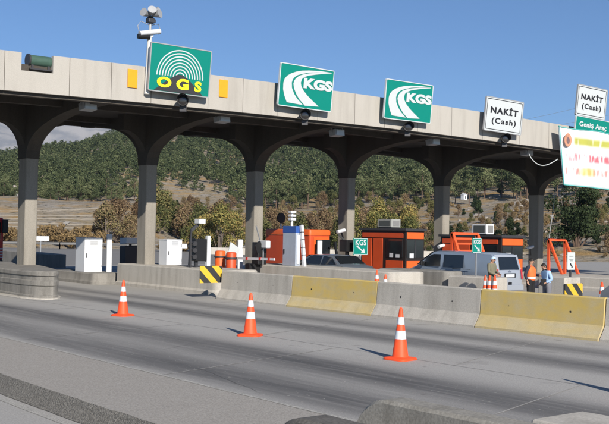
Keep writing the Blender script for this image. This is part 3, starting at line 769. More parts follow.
# ------------------------------------------------------------------ jersey barriers
def jersey(name, label, x, y0, y1, mat, upper=None, rz=0, h=1.0, group='precast barriers beside the closed lane'):
    t = thing(name, label, 'barrier', (x, y0, 0), rz, group)
    prof = [(-.34, 0), (-.34, .06), (-.30, .10), (-.13, .36), (-.085, h-.03), (-.06, h), (.06, h), (.085, h-.03), (.13, .36), (.30, .10), (.34, .06), (.34, 0)]
    L_ = y1-y0; mb = MB(); rings = []
    ny = 14
    for i in range(ny+1):
        y = .015 + (L_-.03)*i/ny; rings.append([(px_+.006*noise.noise(Vector((px_*5, (y0+y)*1.7, pz*4))), y, pz+.004*noise.noise(Vector((y0+y, pz*3, 0)))) for px_, pz in prof])
    mb.loft(rings); o = mb.build('barrier_body', mat, t, smooth=28)
    mb = MB()
    for yy in (L_*.25, L_*.75): mb.tube([(-.112, yy, .62), (-.096, yy, .62)], .03, 8)
    mb.build('lifting_hole', plain('hole_black', (.02, .02, .02), .9), t)
    return t
def yel_extra(m, N, L, geo, out, ramp, nz):
    sp = N.new('ShaderNodeSeparateXYZ'); L.new(geo.outputs['Position'], sp.inputs[0])
    z = ramp(sp.outputs['Z'], .30, .42, 0, 1)
    wear = ramp(nz(2.2, (1, 1, 1.6), 8).outputs['Fac'],   .34, .62, .50, 1)
    lowp = ramp(nz(1.3, (1, 1, 3), 6).outputs['Fac'], .42, .64, .30, .55)
    mx = N.new('ShaderNodeMix'); mx.data_type = 'FLOAT'; L.new(z, mx.inputs[0]); L.new(lowp, mx.inputs[2]); L.new(wear, mx.inputs[3])
    return mixcol(N, L, mx.outputs[0], out, (.57, .42, .13))
yel_m = concrete('worn_yellow_barrier', (.48, .44, .34), (.65, .63, .56), 1.2, .45, .14, .3, yel_extra)
HB = 1.02
JY = [30.0, 25.85, 21.75, 17.72, 13.9, 9.9]
jersey('jersey_barrier', 'bare grey jersey barrier between the chevron board and the far yellow one', 20.32, JY[1], JY[0], barr_m, h=HB)
jersey('jersey_barrier', 'smaller looking yellow jersey barrier between two grey ones', 20.32, JY[2], JY[1], yel_m, h=HB)
jersey('jersey_barrier', 'grey jersey barrier between the two yellow ones', 20.32, JY[3], JY[2], barr_m, h=HB)
jersey('jersey_barrier', 'large faded yellow jersey barrier nearest the right edge', 20.32, JY[4], JY[3], yel_m, h=HB)
jersey('jersey_barrier', 'grey jersey barrier cut off by the right edge beyond the yellow one', 20.36, JY[5], JY[4], barr_m, h=HB)
# foreground wall ends
def front_wall(label, xa, xb, y0, y1, h, mat, rr, z0=0):
    t = thing('barrier_wall', label, 'barrier', (xa, y0, z0), 0, 'foreground wall ends')
    wd = xb-xa; L_ = y1-y0
    rings = []
    for d, z in ((0, 0), (.0, .3), (.10, .55), (.12, h-.06), (.14, h-.015), (.18, h)):
        pts = []
        r_ = min(rr, wd/2-.001)
        r2 = r_
        for k_ in range(9): a = R(0+90*k_/8); pts.append((wd-r_+(r_-d*.8)*math.cos(a), L_-r_+(r_-d*1.0)*math.sin(a)))
        for k_ in range(9): a = R(90+90*k_/8); pts.append((r_+(r_-d*.8)*math.cos(a), L_-r_+(r_-d*1.0)*math.sin(a)))
        pts += [(d*.8, 0), (wd-d*.8, 0)]
        rings.append([(x, y, z) for x, y in pts])
    mb = MB(); mb.loft(rings); mb.build('wall_body', mat, t, smooth=35)
    return t
def end_wall(label, xa, xb, y0, y1, h, mat, rr, z0=0):
    t = thing('barrier_wall', label, 'barrier', (xa, y0, z0), 0, 'foreground wall ends'); L_ = y1-y0; wd = xb-xa
    rings = []
    for k_ in range(13):
        u = k_/12; y = L_*u if k_ < 4 else None
    ys = [0, L_*.3, L_*.6, L_-rr]+[L_-rr+rr*math.sin(R(a)) for a in range(10, 91, 10)]
    for y in ys:
        zt_ = h if y <= L_-rr else max(.03, h-rr+rr*math.sqrt(max(0, 1-((y-L_+rr)/rr)**2)))
        c = .03
        rings.append([(-.10, y, 0), (-.02, y, min(.25, zt_*.4)), (0, y, zt_-c), (c, y, zt_), (wd-c, y, zt_), (wd, y, zt_-c), (wd+.02, y, min(.25, zt_*.4)), (wd+.10, y, 0)])
    mb = MB(); mb.loft(rings); mb.build('wall_body', mat, t, smooth=35); return t
fw_m = concrete('rough_cast_concrete', (.31, .295, .26), (.6, .58, .55), 2.0, .5, .22, .15)
end_wall('round ended brown grey concrete wall along the bottom edge right of centre', 5.92, 6.20, 2.5, 6.66, .985, fw_m, .42)
end_wall('dark sooty rounded wall end at the bottom edge left of centre', 4.80, 5.12, -3, 6.42, 1.175, dark_conc_m, .42, -.2)
t = thing('barrier_wall', 'pale flat topped concrete block at the bottom right corner', 'barrier', (6.55, 0, 0), 0, 'foreground wall ends')
mb = MB(); mb.box(0, 0, 0, .7, 5.2, .925, .03); mb.build('wall_body', barr_m, t)

# chevron boards
def chevron_mat():
    m, N, L, b = newmat('chevron_paint')
    tc = N.new('ShaderNodeTexCoord'); sp = N.new('ShaderNodeSeparateXYZ'); L.new(tc.outputs['Object'], sp.inputs[0])
    a = N.new('ShaderNodeMath'); a.operation = 'ADD'; L.new(sp.outputs['X'], a.inputs[0]); L.new(sp.outputs['Z'], a.inputs[1])
    d = N.new('ShaderNodeMath'); d.operation = 'MULTIPLY'; d.inputs[1].default_value = 1/.62; L.new(a.outputs[0], d.inputs[0])
    f = N.new('ShaderNodeMath'); f.operation = 'FRACT'; L.new(d.outputs[0], f.inputs[0])
    g = N.new('ShaderNodeMath'); g.operation = 'GREATER_THAN'; g.inputs[1].default_value = .5; L.new(f.outputs[0], g.inputs[0])
    L.new(mixcol(N, L, g.outputs[0], (.03, .03, .03), (.66, .42, .03)), b.inputs['Base Color']); b.inputs['Roughness'].default_value = .6
    return m
chev_m = chevron_mat()
p = atY(212, 274.5, 30.15)
t = thing('chevron_board', 'yellow and black striped board fixed to the end of the first grey barrier', 'hazard board', (p.x, 30.22, p.z), 0, 'hazard chevron boards')
mb = MB(); mb.box(-.47, -.02, -.31, .47, .02, .31); mb.build('board', chev_m, t)
mb = MB(); mb.bar((-.3, .05, -.05), (.45, .05, -.05), .05); mb.build('bracket', steel_m, t)
p = atX(573.5, 288.5, 30.4)
t = thing('chevron_block', 'small concrete block with bright yellow and black striped panel behind the yellow barrier', 'hazard board', (p.x, p.y, 0), 0, 'hazard chevron boards')
mb = MB(); mb.box(-.5, .03, 0, .45, 1.2, .98, .03); mb.build('block', barr_m, t)
mb = MB(); mb.box(-.52, -.02, .30, .52, .02, .76)
o = mb.build('board', chev_m, t)

# ------------------------------------------------------------------ traffic cones
def make_cone(label, loc, group):
    t = thing('traffic_cone', label, 'traffic cone', loc, R(20), group)
    mb = MB()
    mb.loft([[(x*s_, y*s_, z) for x, y in rounded(.52, .52, .10, 3)] for s_, z in ((1, 0), (1, .03), (.94, .045), (.5, .06))]); mb.build('base', coneorange_m, t, smooth=35)
    rad = lambda z: .155-.125*(z-.05)/.95
    mb = MB(); mb.lathe([(rad(.05)+.02, .05), (rad(.07)+.004, .075), (rad(.95), .95), (rad(.98)-.003, .985), (rad(1.)-.012, 1.0)], n=24); mb.build('cone_body', coneorange_m, t, smooth=40)
    for z0, z1 in ((.40, .56), (.68, .82)):
        mb = MB(); mb.lathe([(rad(z0)+.004, z0), (rad(z1)+.004, z1)], n=24, cap=False); mb.build('reflective_band', reflect_m, t, smooth=60)
    return t
c0 = make_cone('orange traffic cone farthest left of the three in the lane', (13.55, 25.0, .006), 'traffic cones closing the lane')
dup(c0, (13.55, 18.87, .006), R(35), 'orange traffic cone in the middle of the three in the lane')
dup(c0, (13.53, 13.87, .006), R(8), 'tallest looking orange traffic cone nearest the camera in the lane')
dup(c0, (13.5, 8.62, .006), R(5), 'orange traffic cone outside the right edge throwing a long thin shadow')
for x, l in ((485.4, 'left one of three traffic cones grouped beside the guard'), (489.9, 'middle one of three traffic cones grouped beside the guard'), (494.8, 'right one of three traffic cones, touching the guard')):
    p = atX(x, 275.5, 27.0); dup(c0, (p.x, p.y, .006), R(10), l, scale=(1, 1, p.z))
for x, y, l, X in ((377, 270, 'left small traffic cone tip showing over the yellow barrier', 26.2), (385.5, 274.5, 'right small traffic cone tip showing over the yellow barrier', 25.0), (602, 282, 'small traffic cone behind the grey car at the right edge', 29.3)):
    p = atX(x, y, X); dup(c0, (p.x, p.y, .006), R(10), l, scale=(1, 1, p.z))

# ------------------------------------------------------------------ cabinets, posts, lane machines
def cabinet(label, x, y, z, wx, dy, h):
    t = thing('equipment_cabinet', label, 'cabinet', (x, y, z), 0, 'white equipment cabinets')
    mb = MB(); mb.box(0, 0, 0, wx, dy, h); mb.build('body', white_m, t, bevel=.015)
    mb = MB(); mb.box(.03, -.018, .05, wx-.03, -.001, h-.06, .006); mb.build('door', white_m, t)
    mb = MB(); mb.box(.07, -.04, h*.42, .10, -.019, h*.56); mb.build('handle', dkgrey_m, t)
    for q_ in range(5):
        mb = MB(); mb.box(wx*.3, -.026, h*.80+q_*.035, wx*.7, -.019, h*.80+q_*.035+.014); mb.build('vent_slot', greypaint_m, t)
    for z_ in (h*.15, h*.75):
        mb = MB(); mb.box(wx-.05, -.032, z_, wx-.02, -.019, z_+.1); mb.build('hinge', greypaint_m, t)
    mb = MB(); mb.box(-.02, -.03, h+.001, wx+.02, dy+.02, h+.03, .01); mb.build('roof_plate', offwhite_m, t)
    return t
p = atX(85, 237.5, 20.25); cabinet('tall white equipment cabinet on its own low plinth', 20.25, p.y, .5, .88, .92, p.z-.5-.03)
p = atX(167, 239.3, 22.0); cabinet('shorter white equipment cabinet right of the second column', 22.0, p.y, .95, .76, .66, p.z-.95-.03)
def post(name, label, x, yt, X, z0, wd=.24, mat=None, group=None, cat='post', dep=.1):
    p = atX(x, yt, X); t = thing(name, label, cat, (p.x, p.y, z0), 0, group)
    mb = MB(); mb.box(-wd/2, -dep/2, 0.0, wd/2, dep/2, p.z-z0, .02); mb.build('panel', mat or white_m, t)
    mb = MB(); mb.box(-wd/2-.04, -dep/2-.04, 0.001, wd/2+.04, dep/2+.04, .05); mb.build('foot', dkgrey_m, t); return t
post('marker_post', 'tall white post right of the tall white cabinet', 109.5, 234, 21.5, .0, .25, group='white lane marker posts')
post('marker_post', 'white post in front of the third column', 240.5, 239.5, 26.9, .0, .26, group='white lane marker posts')
p = atX(204, 236, 22.3); 
t = thing('antenna_unit', 'black vehicle reader with lens hoods and a white edge panel on the long island', 'toll reader', (22.3, p.y, .95))
zt = p.z-.95
mb = MB(); mb.box(-.46, -.1, .25, .10, .25, zt-.12, .03); mb.build('housing', black_m, t)
mb = MB(); mb.box(.10, -.12, .0, .26, .05, zt, .015); mb.build('edge_panel', white_m, t)
mb = MB(); mb.bar((-.64, 0, 0), (-.64, 0, zt-.1), .07); mb.bar((-.3, .1, 0), (-.3, .1, .3), .12); mb.build('stand', dkgrey_m, t)
mb = MB()
for zz in (.45, .72, .98): mb.tube([(-.54, -.05, zz), (-.56, -.24, zz-.02)], [.08, .095], 12)
mb.build('lens_hood', dkgrey_m, t, smooth=True)
p = atX(199.5, 221, 23.5)
t = thing('security_camera', 'small white camera on a tilted bracket above the black reader', 'camera', (23.5, p.y, .0))
mb = MB(); mb.box(-.16, -.25, p.z-.12, .16, .15, p.z+.09, .02); mb.build('body', white_m, t)
mb = MB(); mb.bar((-.05, 0, p.z-.14), (-.38, .05, p.z-.42), .09, .12); mb.bar((-.38, .05, p.z-.40), (-.5, .05, .0), .07); mb.build('bracket', dkgrey_m, t)
p = atX(130.5, 238, 24.8)
t = thing('camera_housing', 'white camera housing on a short dark stand left of the second column', 'camera', (24.8, p.y, 0))
for_z = p.z
mb = MB(); mb.prism([(-.35, for_z-.28), (.35, for_z-.34), (.35, for_z-.02), (-.35, for_z+.02)], 'x', -.42, .42); mb.build('body', white_m, t, bevel=.03)
mb = MB(); mb.box(-.45, -.3, .0, .45, .3, for_z-.40, .04); mb.bar((0, 0, for_z-.45), (0, 0, for_z-.25), .1); mb.build('stand', dkgrey_m, t)
# orange bollards
for x, yt, rr, mt, lab in ((220.3, 250.5, .24, orange_m, 'bright orange bollard at the left of the pair'), (231.3, 252.0, .23, redorange_m, 'darker red orange bollard at the right of the pair')):
    p = atX(x, yt, 25.2); t = thing('bollard', lab, 'bollard', (p.x, p.y, 0), 0, 'orange bollards by the third column')
    mb = MB(); mb.lathe([(rr, 0), (rr, p.z-.06), (rr*.85, p.z-.01), (rr*.5, p.z)], n=18); mb.build('tube', mt, t, smooth=40)
    mb = MB(); mb.lathe([(rr+.03, p.z-.32), (rr+.03, p.z-.24)], n=18); mb.build('collar', dkgrey_m, t, smooth=40)
p = atX(233, 246, 25.9)
t = thing('tilted_sign', 'small tilted white panel with an arrow mark beside the orange bollards', 'sign', (25.9, p.y, 0))
mb = MB(); mb.prism([(-.30, p.z-.42), (.24, p.z-.62), (.38, p.z-.12), (-.14, p.z+.18)], 'y', -.02, .02); mb.build('panel', signwhite_m, t)
mb = MB(); mb.bar((.05, .05, 0), (.05, .05, p.z-.2), .05); mb.build('post', steel_m, t)
# barrier machine by third column
p = atX(253, 240, 26.0)
t = thing('barrier_machine', 'black barrier drive box with a raised flap in front of the third column', 'barrier machine', (26.3, 36.2, 0))
mb = MB(); mb.box(-.05, -.15, .98, .42, .35, 1.98, .03); mb.box(-.35, .1, .0, .4, .4, 1.0); mb.build('housing', black_m, t)
mb = MB(); mb.prism([(-.3, 1.85), (-.02, 2.05), (.12, 1.75), (-.15, 1.45)], 'y', -.24, -.17); mb.build('flap', black_m, t)
a = atX(236, 258.3, 25.9); b_ = atX(274.5, 259.5, 25.9)
t = thing('lane_barrier', 'white horizontal barrier arm with red marks reaching in front of the red orange booth', 'barrier arm', (a.x, a.y, a.z))
d = b_-a
mb = MB(); mb.bar((0, 0, 0), d, .07, .10); mb.build('arm', white_m, t)
for q in (.28, .62, .85):
    mb = MB(); mb.bar(d*q, d*(q+.05), .085, .115); mb.build('red_mark', plain('red_mark', (.6, .04, .03), .5), t)
p = atX(269.5, 245, 26.8)
t = thing('lane_camera', 'white box on a thin post in front of the red orange booth', 'camera', (26.4, p.y, .0))
mb = MB(); mb.box(-.05, -.36, p.z-.14, .2, .32, p.z+.2, .04); mb.build('housing', offwhite_m, t)
mb = MB(); mb.bar((.05, 0, .98), (.05, 0, p.z-.13), .05); mb.build('post', steel_m, t)
mb = MB(); mb.bar((.05, .2, p.z+.1), (.0, .5, p.z+.85), .04); mb.build('aerial', steel_m, t)
p = atX(345, 240, 31.2)
t = thing('reader_unit', 'black lane reader box on slanted legs at the foot of the fourth column', 'toll reader', (31.2, p.y, 0))
mb = MB(); mb.box(-.1, -.25, p.z-.55, .42, .3, p.z, .03); mb.build('housing', black_m, t)
mb = MB(); mb.bar((.15, 0, 0), (.15, 0, p.z-.5), .14); mb.bar((.1, 0, p.z-.1), (-.25, .2, p.z+.25), .08); mb.build('stand', black_m, t)
mb = MB(); mb.bar((-.3, -.05, .3), (-.55, .1, p.z-.1), .10); mb.bar((-.3, -.05, .3), (.15, 0, .3), .10); mb.build('leg', black_m, t)
# ticket machine with blue top
p0 = atX(296, 226, 26.75)
t = thing('ticket_machine', 'tall pale ticket machine with a blue top in front of the red orange booth', 'ticket machine', (26.75, p0.y, .98))
hh = p0.z-.98
mb = MB(); mb.box(0, 0, 0, .26, .92, hh-.30, .02); mb.build('body', plain('pale_blue_grey', (.42, .47, .55), .4, .2), t)
mb = MB(); mb.box(-.006, -.006, hh-.30, .268, .93, hh, .015); mb.build('blue_top', plain('blue_cap', (.03, .09, .33), .45), t)
mb = MB(); mb.box(-.02, .78, hh*.30, -.001, .85, hh*.42); mb.build('handle', black_m, t)
mb = MB(); mb.box(.06, -.03, .1, .2, -.001, hh-.4); mb.build('front_panel', white_m, t)
a = atX(304.5, 263, 27.0); b_ = atX(301.5, 225, 27.0)
t = thing('striped_pole', 'slanting white pole with dark rings right of the ticket machine', 'pole', (a.x, a.y, a.z))
d = b_-a
mb = MB(); mb.bar((0, 0, -.2), d, .13, .13); mb.build('pole', white_m, t)
for q in (.2, .4, .6, .8):
    mb = MB(); mb.bar(d*q, d*(q+.02), .14, .14); mb.build('ring', dkgrey_m, t)
a = atX(317.5, 241, 30.5)
t = thing('marker_post', 'thin white post in front of the dark booth window', 'post', (30.5, 36.9, .0), 0, 'white lane marker posts')
mb = MB(); mb.box(-.13, -.05, 0, .13, .05, a.z+.02, .02); mb.build('panel', white_m, t)

# ------------------------------------------------------------------ booths
def rounded_booth(x0, x1, y0, y1, z0, z1):
    t = thing('toll_booth', 'red orange rounded toll booth with a dark window beside the third column', 'toll booth', (x0, y0, z0), 0, 'toll booths')
    wx, dy, h = x1-x0, y1-y0, z1-z0
    def pl(d):
        r_ = .09; pts = []
        for cx, cy, a0 in ((wx-r_, dy-r_, 0), (r_, dy-r_, 90), (r_, r_, 180), (wx-r_, r_, 270)):
            for k_ in range(5): a = R(a0+90*k_/4); pts.append((cx+(r_-d)*math.cos(a), cy+(r_-d)*math.sin(a)))
        return pts
    mb = MB(); mb.loft([[(x, y, z) for x, y in pl(d)] for d, z in ((0, 0), (0, h-.32), (.0, h-.30))]); mb.build('shell', redorange_m, t, smooth=35)
    mb = MB(); mb.loft([[(x, y, z) for x, y in pl(d)] for d, z in ((-.03, h-.29), (-.03, h-.10), (.0, h-.03), (.06, h))]); mb.build('roof', orange_m, t, smooth=35)
    mb = MB(); mb.box(.25, -.02, .25, wx-.10, -.002, h-.38, .004); mb.build('front_panel', orange_m, t)
    mb = MB(); mb.box(.36, -.05, .9, wx-.04, -.021, h-.50, .004); mb.build('window', glass_m, t)
    mb = MB(); mb.box(-.02, dy*.12, .05, -.002, dy*.55, h-.45, .004); mb.build('door', redorange_m, t)
    mb = MB(); mb.box(-.045, dy*.5, h*.4, -.021, dy*.53, h*.55); mb.build('handle', black_m, t)
    return t
rounded_booth(30.2, 31.5, 37.3, 40.9, .0, 2.62)
p = atX(281, 218, 30.6)
t = thing('dome_mirror', 'round black convex mirror on a stub above the red orange booth', 'mirror', (30.6, p.y, 2.62))
mb = MB(); mb.tube([(0, -.05, p.z-2.62), (0, 0, p.z-2.62), (0, .06, p.z-2.62)], [.25, .27, .2], 20); mb.build('mirror', black_m, t, smooth=True)
mb = MB(); mb.tube([(0, 0, 0), (0, 0, p.z-2.9)], .05, 8); mb.build('stub', steel_m, t)
p = atX(292, 216, 27.5)
t = thing('lamp_cluster', 'white stacked lamps on a stub above the blue topped ticket machine', 'lamp', (27.5, p.y, p.z-.25))
mb = MB()
mb.tube([(0, 0, .98-p.z+.25), (0, 0, .48)], .06, 10); mb.build('column', white_m, t, smooth=True)
for z_ in (.1, .26, .42):
    mb = MB(); mb.box(-.14, -.14, z_-.055, .14, .1, z_+.055, .02); mb.build('lamp', offwhite_m, t)
def box_booth(label, x0, x1, y0, y1, z0, z1, window=True, ac=None):
    t = thing('toll_booth', label, 'toll booth', (x0, y0, z0), 0, 'toll booths')
    wx, dy, h = x1-x0, y1-y0, z1-z0
    mb = MB(); mb.box(0, 0, 0, wx, dy, h-.12); mb.build('shell', plain('booth_black_frame', (.018, .014, .013), .5), t)
    mb = MB(); mb.box(-.10, -.12, h-.12, wx+.08, dy+.12, h, .015); mb.build('roof', dkgrey_m, t)
    # -x side: two full height panels at the back, upper band, window row, lower panel
    def pan(y_a, y_b, z_a, z_b, m_, nm='side_panel'):
        q = MB(); q.box(-.03, y_a, z_a, -.001, y_b, z_b, .006); return q.build(nm, m_, t)
    s_ = dy
    pan(.50*s_, .72*s_, .05, h-.50, redorange_m); pan(.75*s_, .97*s_, .05, h-.50, redorange_m); pan(.05*s_, .97*s_, h-.46, h-.20, redorange_m, 'upper_panel')
    pan(.05*s_, .42*s_, .05, h*.36, redorange_m, 'lower_panel')
    if window:
        pan(.06*s_, .42*s_, h*.42, h-.52, glass_m, 'window')
    for (z_a, z_b, nm, m_) in ((h-.50, h-.18, 'upper_panel', orange_m), (.05, h*.36, 'lower_panel', orange_m)):
        q = MB(); q.box(.07, -.03, z_a, wx-.05, -.001, z_b, .006); q.build(nm, m_, t)
    q = MB(); q.box(.07, -.02, h*.42, wx-.05, -.001, h-.56, .004); w_ = q.build('window', glass_m, t)
    q = MB(); q.bar((wx*.5, -.03, h*.42), (wx*.5, -.03, h-.56), .04); q.build('mullion', dkgrey_m, w_)
    # papers and screens seen through the window line
    for (ya, yb, zz) in ((.12, .2, .08), (.26, .34, .10)):
        q = MB(); q.box(-.036, ya*s_, h*.42, -.031, yb*s_, h*.42+zz*2.2); q.build('notice', offwhite_m, t)
    q = MB(); q.box(wx*.2, -.034, h*.42, wx*.42, -.028, h*.42+.22); q.build('notice', offwhite_m, t)
    return t
box_booth('orange and black toll booth with a grey air conditioner right of the fourth column', 33.5, 34.75, 34.1, 37.25, .3, 2.74)
box_booth('orange and black toll booth behind the van with a white framed air conditioner', 39.2, 40.9, 33.05, 37.2, .6, 2.50)
def aircon(label, x, y, z, wx, dy, h, mt):
    t = thing('air_conditioner', label, 'air conditioner', (x, y, z), 0, 'air conditioners on the booths')
    mb = MB(); mb.box(0, 0, .05, wx, dy, h, .02); mb.build('casing', mt, t)
    mb = MB(); mb.box(-.012, dy*.12, .12, -.001, dy*.88, h-.08); mb.build('grille', plain('ac_grille', (.09, .10, .10), .6, .3), t)
    mb = MB(); mb.box(wx*.15, -.012, .12, wx*.85, -.001, h-.08); mb.build('vent', plain('ac_vent', (.25, .25, .25), .6, .3), t)
    mb = MB(); mb.box(.04, .04, 0, wx-.04, dy-.04, .05); mb.build('feet', dkgrey_m, t)
a = atX(390, 228, 33.9); aircon('grey air conditioner on the booth right of the fourth column', 33.9, a.y-.1, 2.74, .62, 1.0, .46, plain('ac_grey', (.30, .31, .30), .5))
a = atX(485, 236, 40.0); aircon('white framed air conditioner on the booth behind the van', 40.0, a.y-.1, 2.50, .6, 1.0, .58, white_m)

# orange tube frames
def tube_frame(label, x0, x1, y0, y1, z0, z1, slope=0.9, rails=()):
    t = thing('gate_frame', label, 'gate frame', (x0, y0, 0), 0, 'orange gate frames')
    m_ = plain('frame_orange', (.75, .10, .03), .45, var=.08)
    dx, dy = x1-x0, y1-y0; wd = .13
    for nm, a, b_ in (('post', (0, dy, z0), (0, dy, z1)), ('post', (dx, dy, z0), (dx, dy, z1)), ('top_rail', (0, dy, z1), (dx, dy, z1)),
                      ('brace', (0, dy, z1), (0, 0, z0)), ('brace', (dx, dy, z1), (dx, 0, z0))):
        mb = MB(); mb.bar(a, b_, wd); mb.build(nm, m_, t)
    for zz in rails:
        mb = MB(); mb.bar((0, dy, zz), (dx, dy, zz), .09); mb.build('rail', m_, t)
    return t
a = atX(549, 240, 46.8)
tube_frame('open orange tube frame right of the sixth column', 46.8, 48.3, a.y-.95, a.y, .34, a.z)
a = atX(452.5, 234, 36.2)
tube_frame('orange tube frame behind the van with several rails', 36.2, 38.0, a.y-1.0, a.y, .3, a.z+.03, rails=(1.0, 1.35, 1.7, 2.05, 2.3))

# small signs on posts
def lane_board(label, x, y, X, wd, hh, face, letters, col):
    p = atX(x, y, X)
    t = thing('arrow_sign', label, 'sign', (X, p.y, 0), 0, 'small lane signs on posts')
    mb = MB(); mb.prism(rounded(wd, hh, .05), 'y', -.015, .015); shift(mb, 0, 0, p.z).build('panel', face, t)
    if face is teal_m: shift(frame_ring(wd-.04, hh-.04, .05, .022, -.020, -.016), 0, 0, p.z).build('border_line', signwhite_m, t)
    else: shift(frame_ring(wd-.04, hh-.04, .05, .02, -.020, -.016), 0, 0, p.z).build('border_line', dkgrey_m, t)
    mb = MB(); mb.bar((0, .03, 0), (0, .03, p.z+hh*.3), .05); mb.build('post', steel_m, t)
    if letters:
        q = text_mb(letters, .3, .002, .006, 1, 1.05); s_ = .72*wd/q.ext[0]; q.v = [(x_*s_, y_*.5, z_*s_) for x_, y_, z_ in q.v]
        shift(q, 0, -.022, p.z+hh*.24).build('lettering', col, t)
    z0 = p.z-hh*.16
    q = MB(); q.add([(x_*wd, -.022, z0+z_*hh) for x_, z_ in ((-.30, .16), (-.24, .22), (.12, -.06), (.22, .06), (.30, -.22), (.02, -.20), (.08, -.12))], [(0, 1, 2, 6), (2, 3, 4), (2, 4, 6), (6, 4, 5)])
    q.build('arrow', col, t)
lane_board('small green KGS arrow sign on a post in front of the silver car', 360.5, 246.5, 31.6, .92, .80, teal_m, 'KGS', signwhite_m)
lane_board('small green KGS arrow sign on a post in front of the van', 476.7, 245.5, 29.7, .54, .60, teal_m, 'KGS', signwhite_m)
p = atX(571, 261, 38)
t = thing('prohibition_sign', 'narrow white sign with a black bent mark on a post before the open orange frame', 'sign', (38, p.y, 0), 0, 'small lane signs on posts')
mb = MB(); mb.prism(rounded(.55, .80, .04), 'y', -.015, .015); shift(mb, 0, 0, p.z).build('panel', plain('dull_white', (.5, .54, .54), .5), t)
mb = MB(); mb.bar((0, .03, 0), (0, .03, p.z), .07); mb.build('post', dkgrey_m, t)
for za, zb, wv in ((.24, .20, .3), (.1, .06, .3), (.02, -.01, .2)):
    mb = MB(); mb.box(-wv/2, -.02, p.z+zb, wv/2, -.016, p.z+za); mb.build('text_line', plain('faded_print', (.22, .24, .24), .6), t)
mb = MB(); mb.add([(x_, -.02, p.z+z_) for x_, z_ in ((-.1, -.1), (-.03, -.1), (.06, -.24), (.1, -.2), (.1, -.32), (-.02, -.32), (.02, -.27), (-.1, -.16))], [(0, 1, 2, 7), (2, 3, 4), (2, 4, 5), (2, 5, 6), (7, 2, 6)]); mb.build('arrow', signblack_m, t)
# white cylinder lamps by columns
for x, y, X, l in ((339.5, 231, 33.0, 'white camera on a dark arm at the foot of the fourth column'), (529, 247.3, 47.9, 'white tubular lamp on the side of the sixth column'), (440, 246, 39.9, 'white topped lamp on an arm at the foot of the fifth column')):
    p = atX(x, y, X-.9)
    t = thing('column_lamp', l, 'lamp', p, 0, 'white lamps on the columns')
    mb = MB(); mb.tube([(-.22, -.1, -.04), (.24, -.1, .05)], .09, 12); mb.build('lamp_body', white_m, t, smooth=True)
    mb = MB(); mb.bar((.1, 0, 0), (.55, .3, -.45), .07); mb.bar((.55, .3, -.45), (.8, .8, -.45), .07); mb.build('arm', dkgrey_m, t)

# ------------------------------------------------------------------ far side: walls, rail, boards
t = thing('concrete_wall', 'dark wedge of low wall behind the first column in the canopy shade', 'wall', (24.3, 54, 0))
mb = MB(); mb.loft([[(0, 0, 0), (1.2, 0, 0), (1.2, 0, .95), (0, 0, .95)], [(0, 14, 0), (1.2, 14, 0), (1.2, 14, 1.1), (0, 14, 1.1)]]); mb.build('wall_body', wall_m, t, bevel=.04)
dkrail_m = plain('weathered_rail', (.20, .20, .20), .6, .4)
def guard_rail(name, label, pts, h, group, n=1):
    t = thing(name, label, 'guard rail', (pts[0][0], pts[0][1], -.3), 0, group)
    ox, oy = pts[0]
    P_ = [(x-ox, y-oy) for x, y in pts]
    for a, b_ in zip(P_, P_[1:]):
        mb = MB(); a3 = Vector((*a, h)); b3 = Vector((*b_, h)); d = (b3-a3).normalized(); nn = Vector((-d.y, d.x, 0))
        prof = [(-.03, -.16), (.05, -.11), (-.03, -.03), (-.03, .03), (.05, .11), (-.03, .16)]
        mb.loft([[a3+nn*u+Vector((0, 0, v)) for u, v in prof], [b3+nn*u+Vector((0, 0, v)) for u, v in prof]], cap=False, closed=False)
        o = mb.build('beam', dkrail_m, t); md = o.modifiers.new('thick', 'SOLIDIFY'); md.thickness = .012
        L_ = (b3-a3).length; q = int(L_/4)
        for k_ in range(q+1):
            c = a3+(b3-a3)*k_/q; mb = MB(); mb.box(c.x-.06, c.y-.06, 0, c.x+.06, c.y+.06, h+.1); mb.build('post', steel_m, t)
    return t
guard_rail('guard_rail', 'grey steel guard rail along the far side of the road behind the left columns', [(30, 122), (52, 112), (76, 97)], 1.0, None)
t = thing('concrete_wall', 'long grey concrete wall of the far road behind the guard rail', 'wall', (60, 92, -.3))
mb = MB(); mb.loft([[(0, 0, 0), (.3, .3, 0), (.3, .3, 1.0), (0, 0, 1.0)], [(50, -32, 0), (50.3, -31.7, 0), (50.3, -31.7, 1.0), (50, -32, 1.0)]]); mb.build('wall_body', barr_m, t)
for x, y, Y_, wd, l in ((41, 238.5, 84, .75, 'small white roadside board right of the first column'), (182, 246, 78, .5, 'small white far board behind the shorter cabinet')):
    p = atY(x, y, Y_); t = thing('roadside_board', l, 'sign', (p.x, p.y, -.3))
    mb = MB(); mb.box(-wd, -.03, p.z+.1, wd, .03, p.z+.5); mb.build('panel', white_m, t)
    mb = MB(); mb.bar((0, .06, 0), (0, .06, p.z+.3), .08); mb.build('post', steel_m, t)
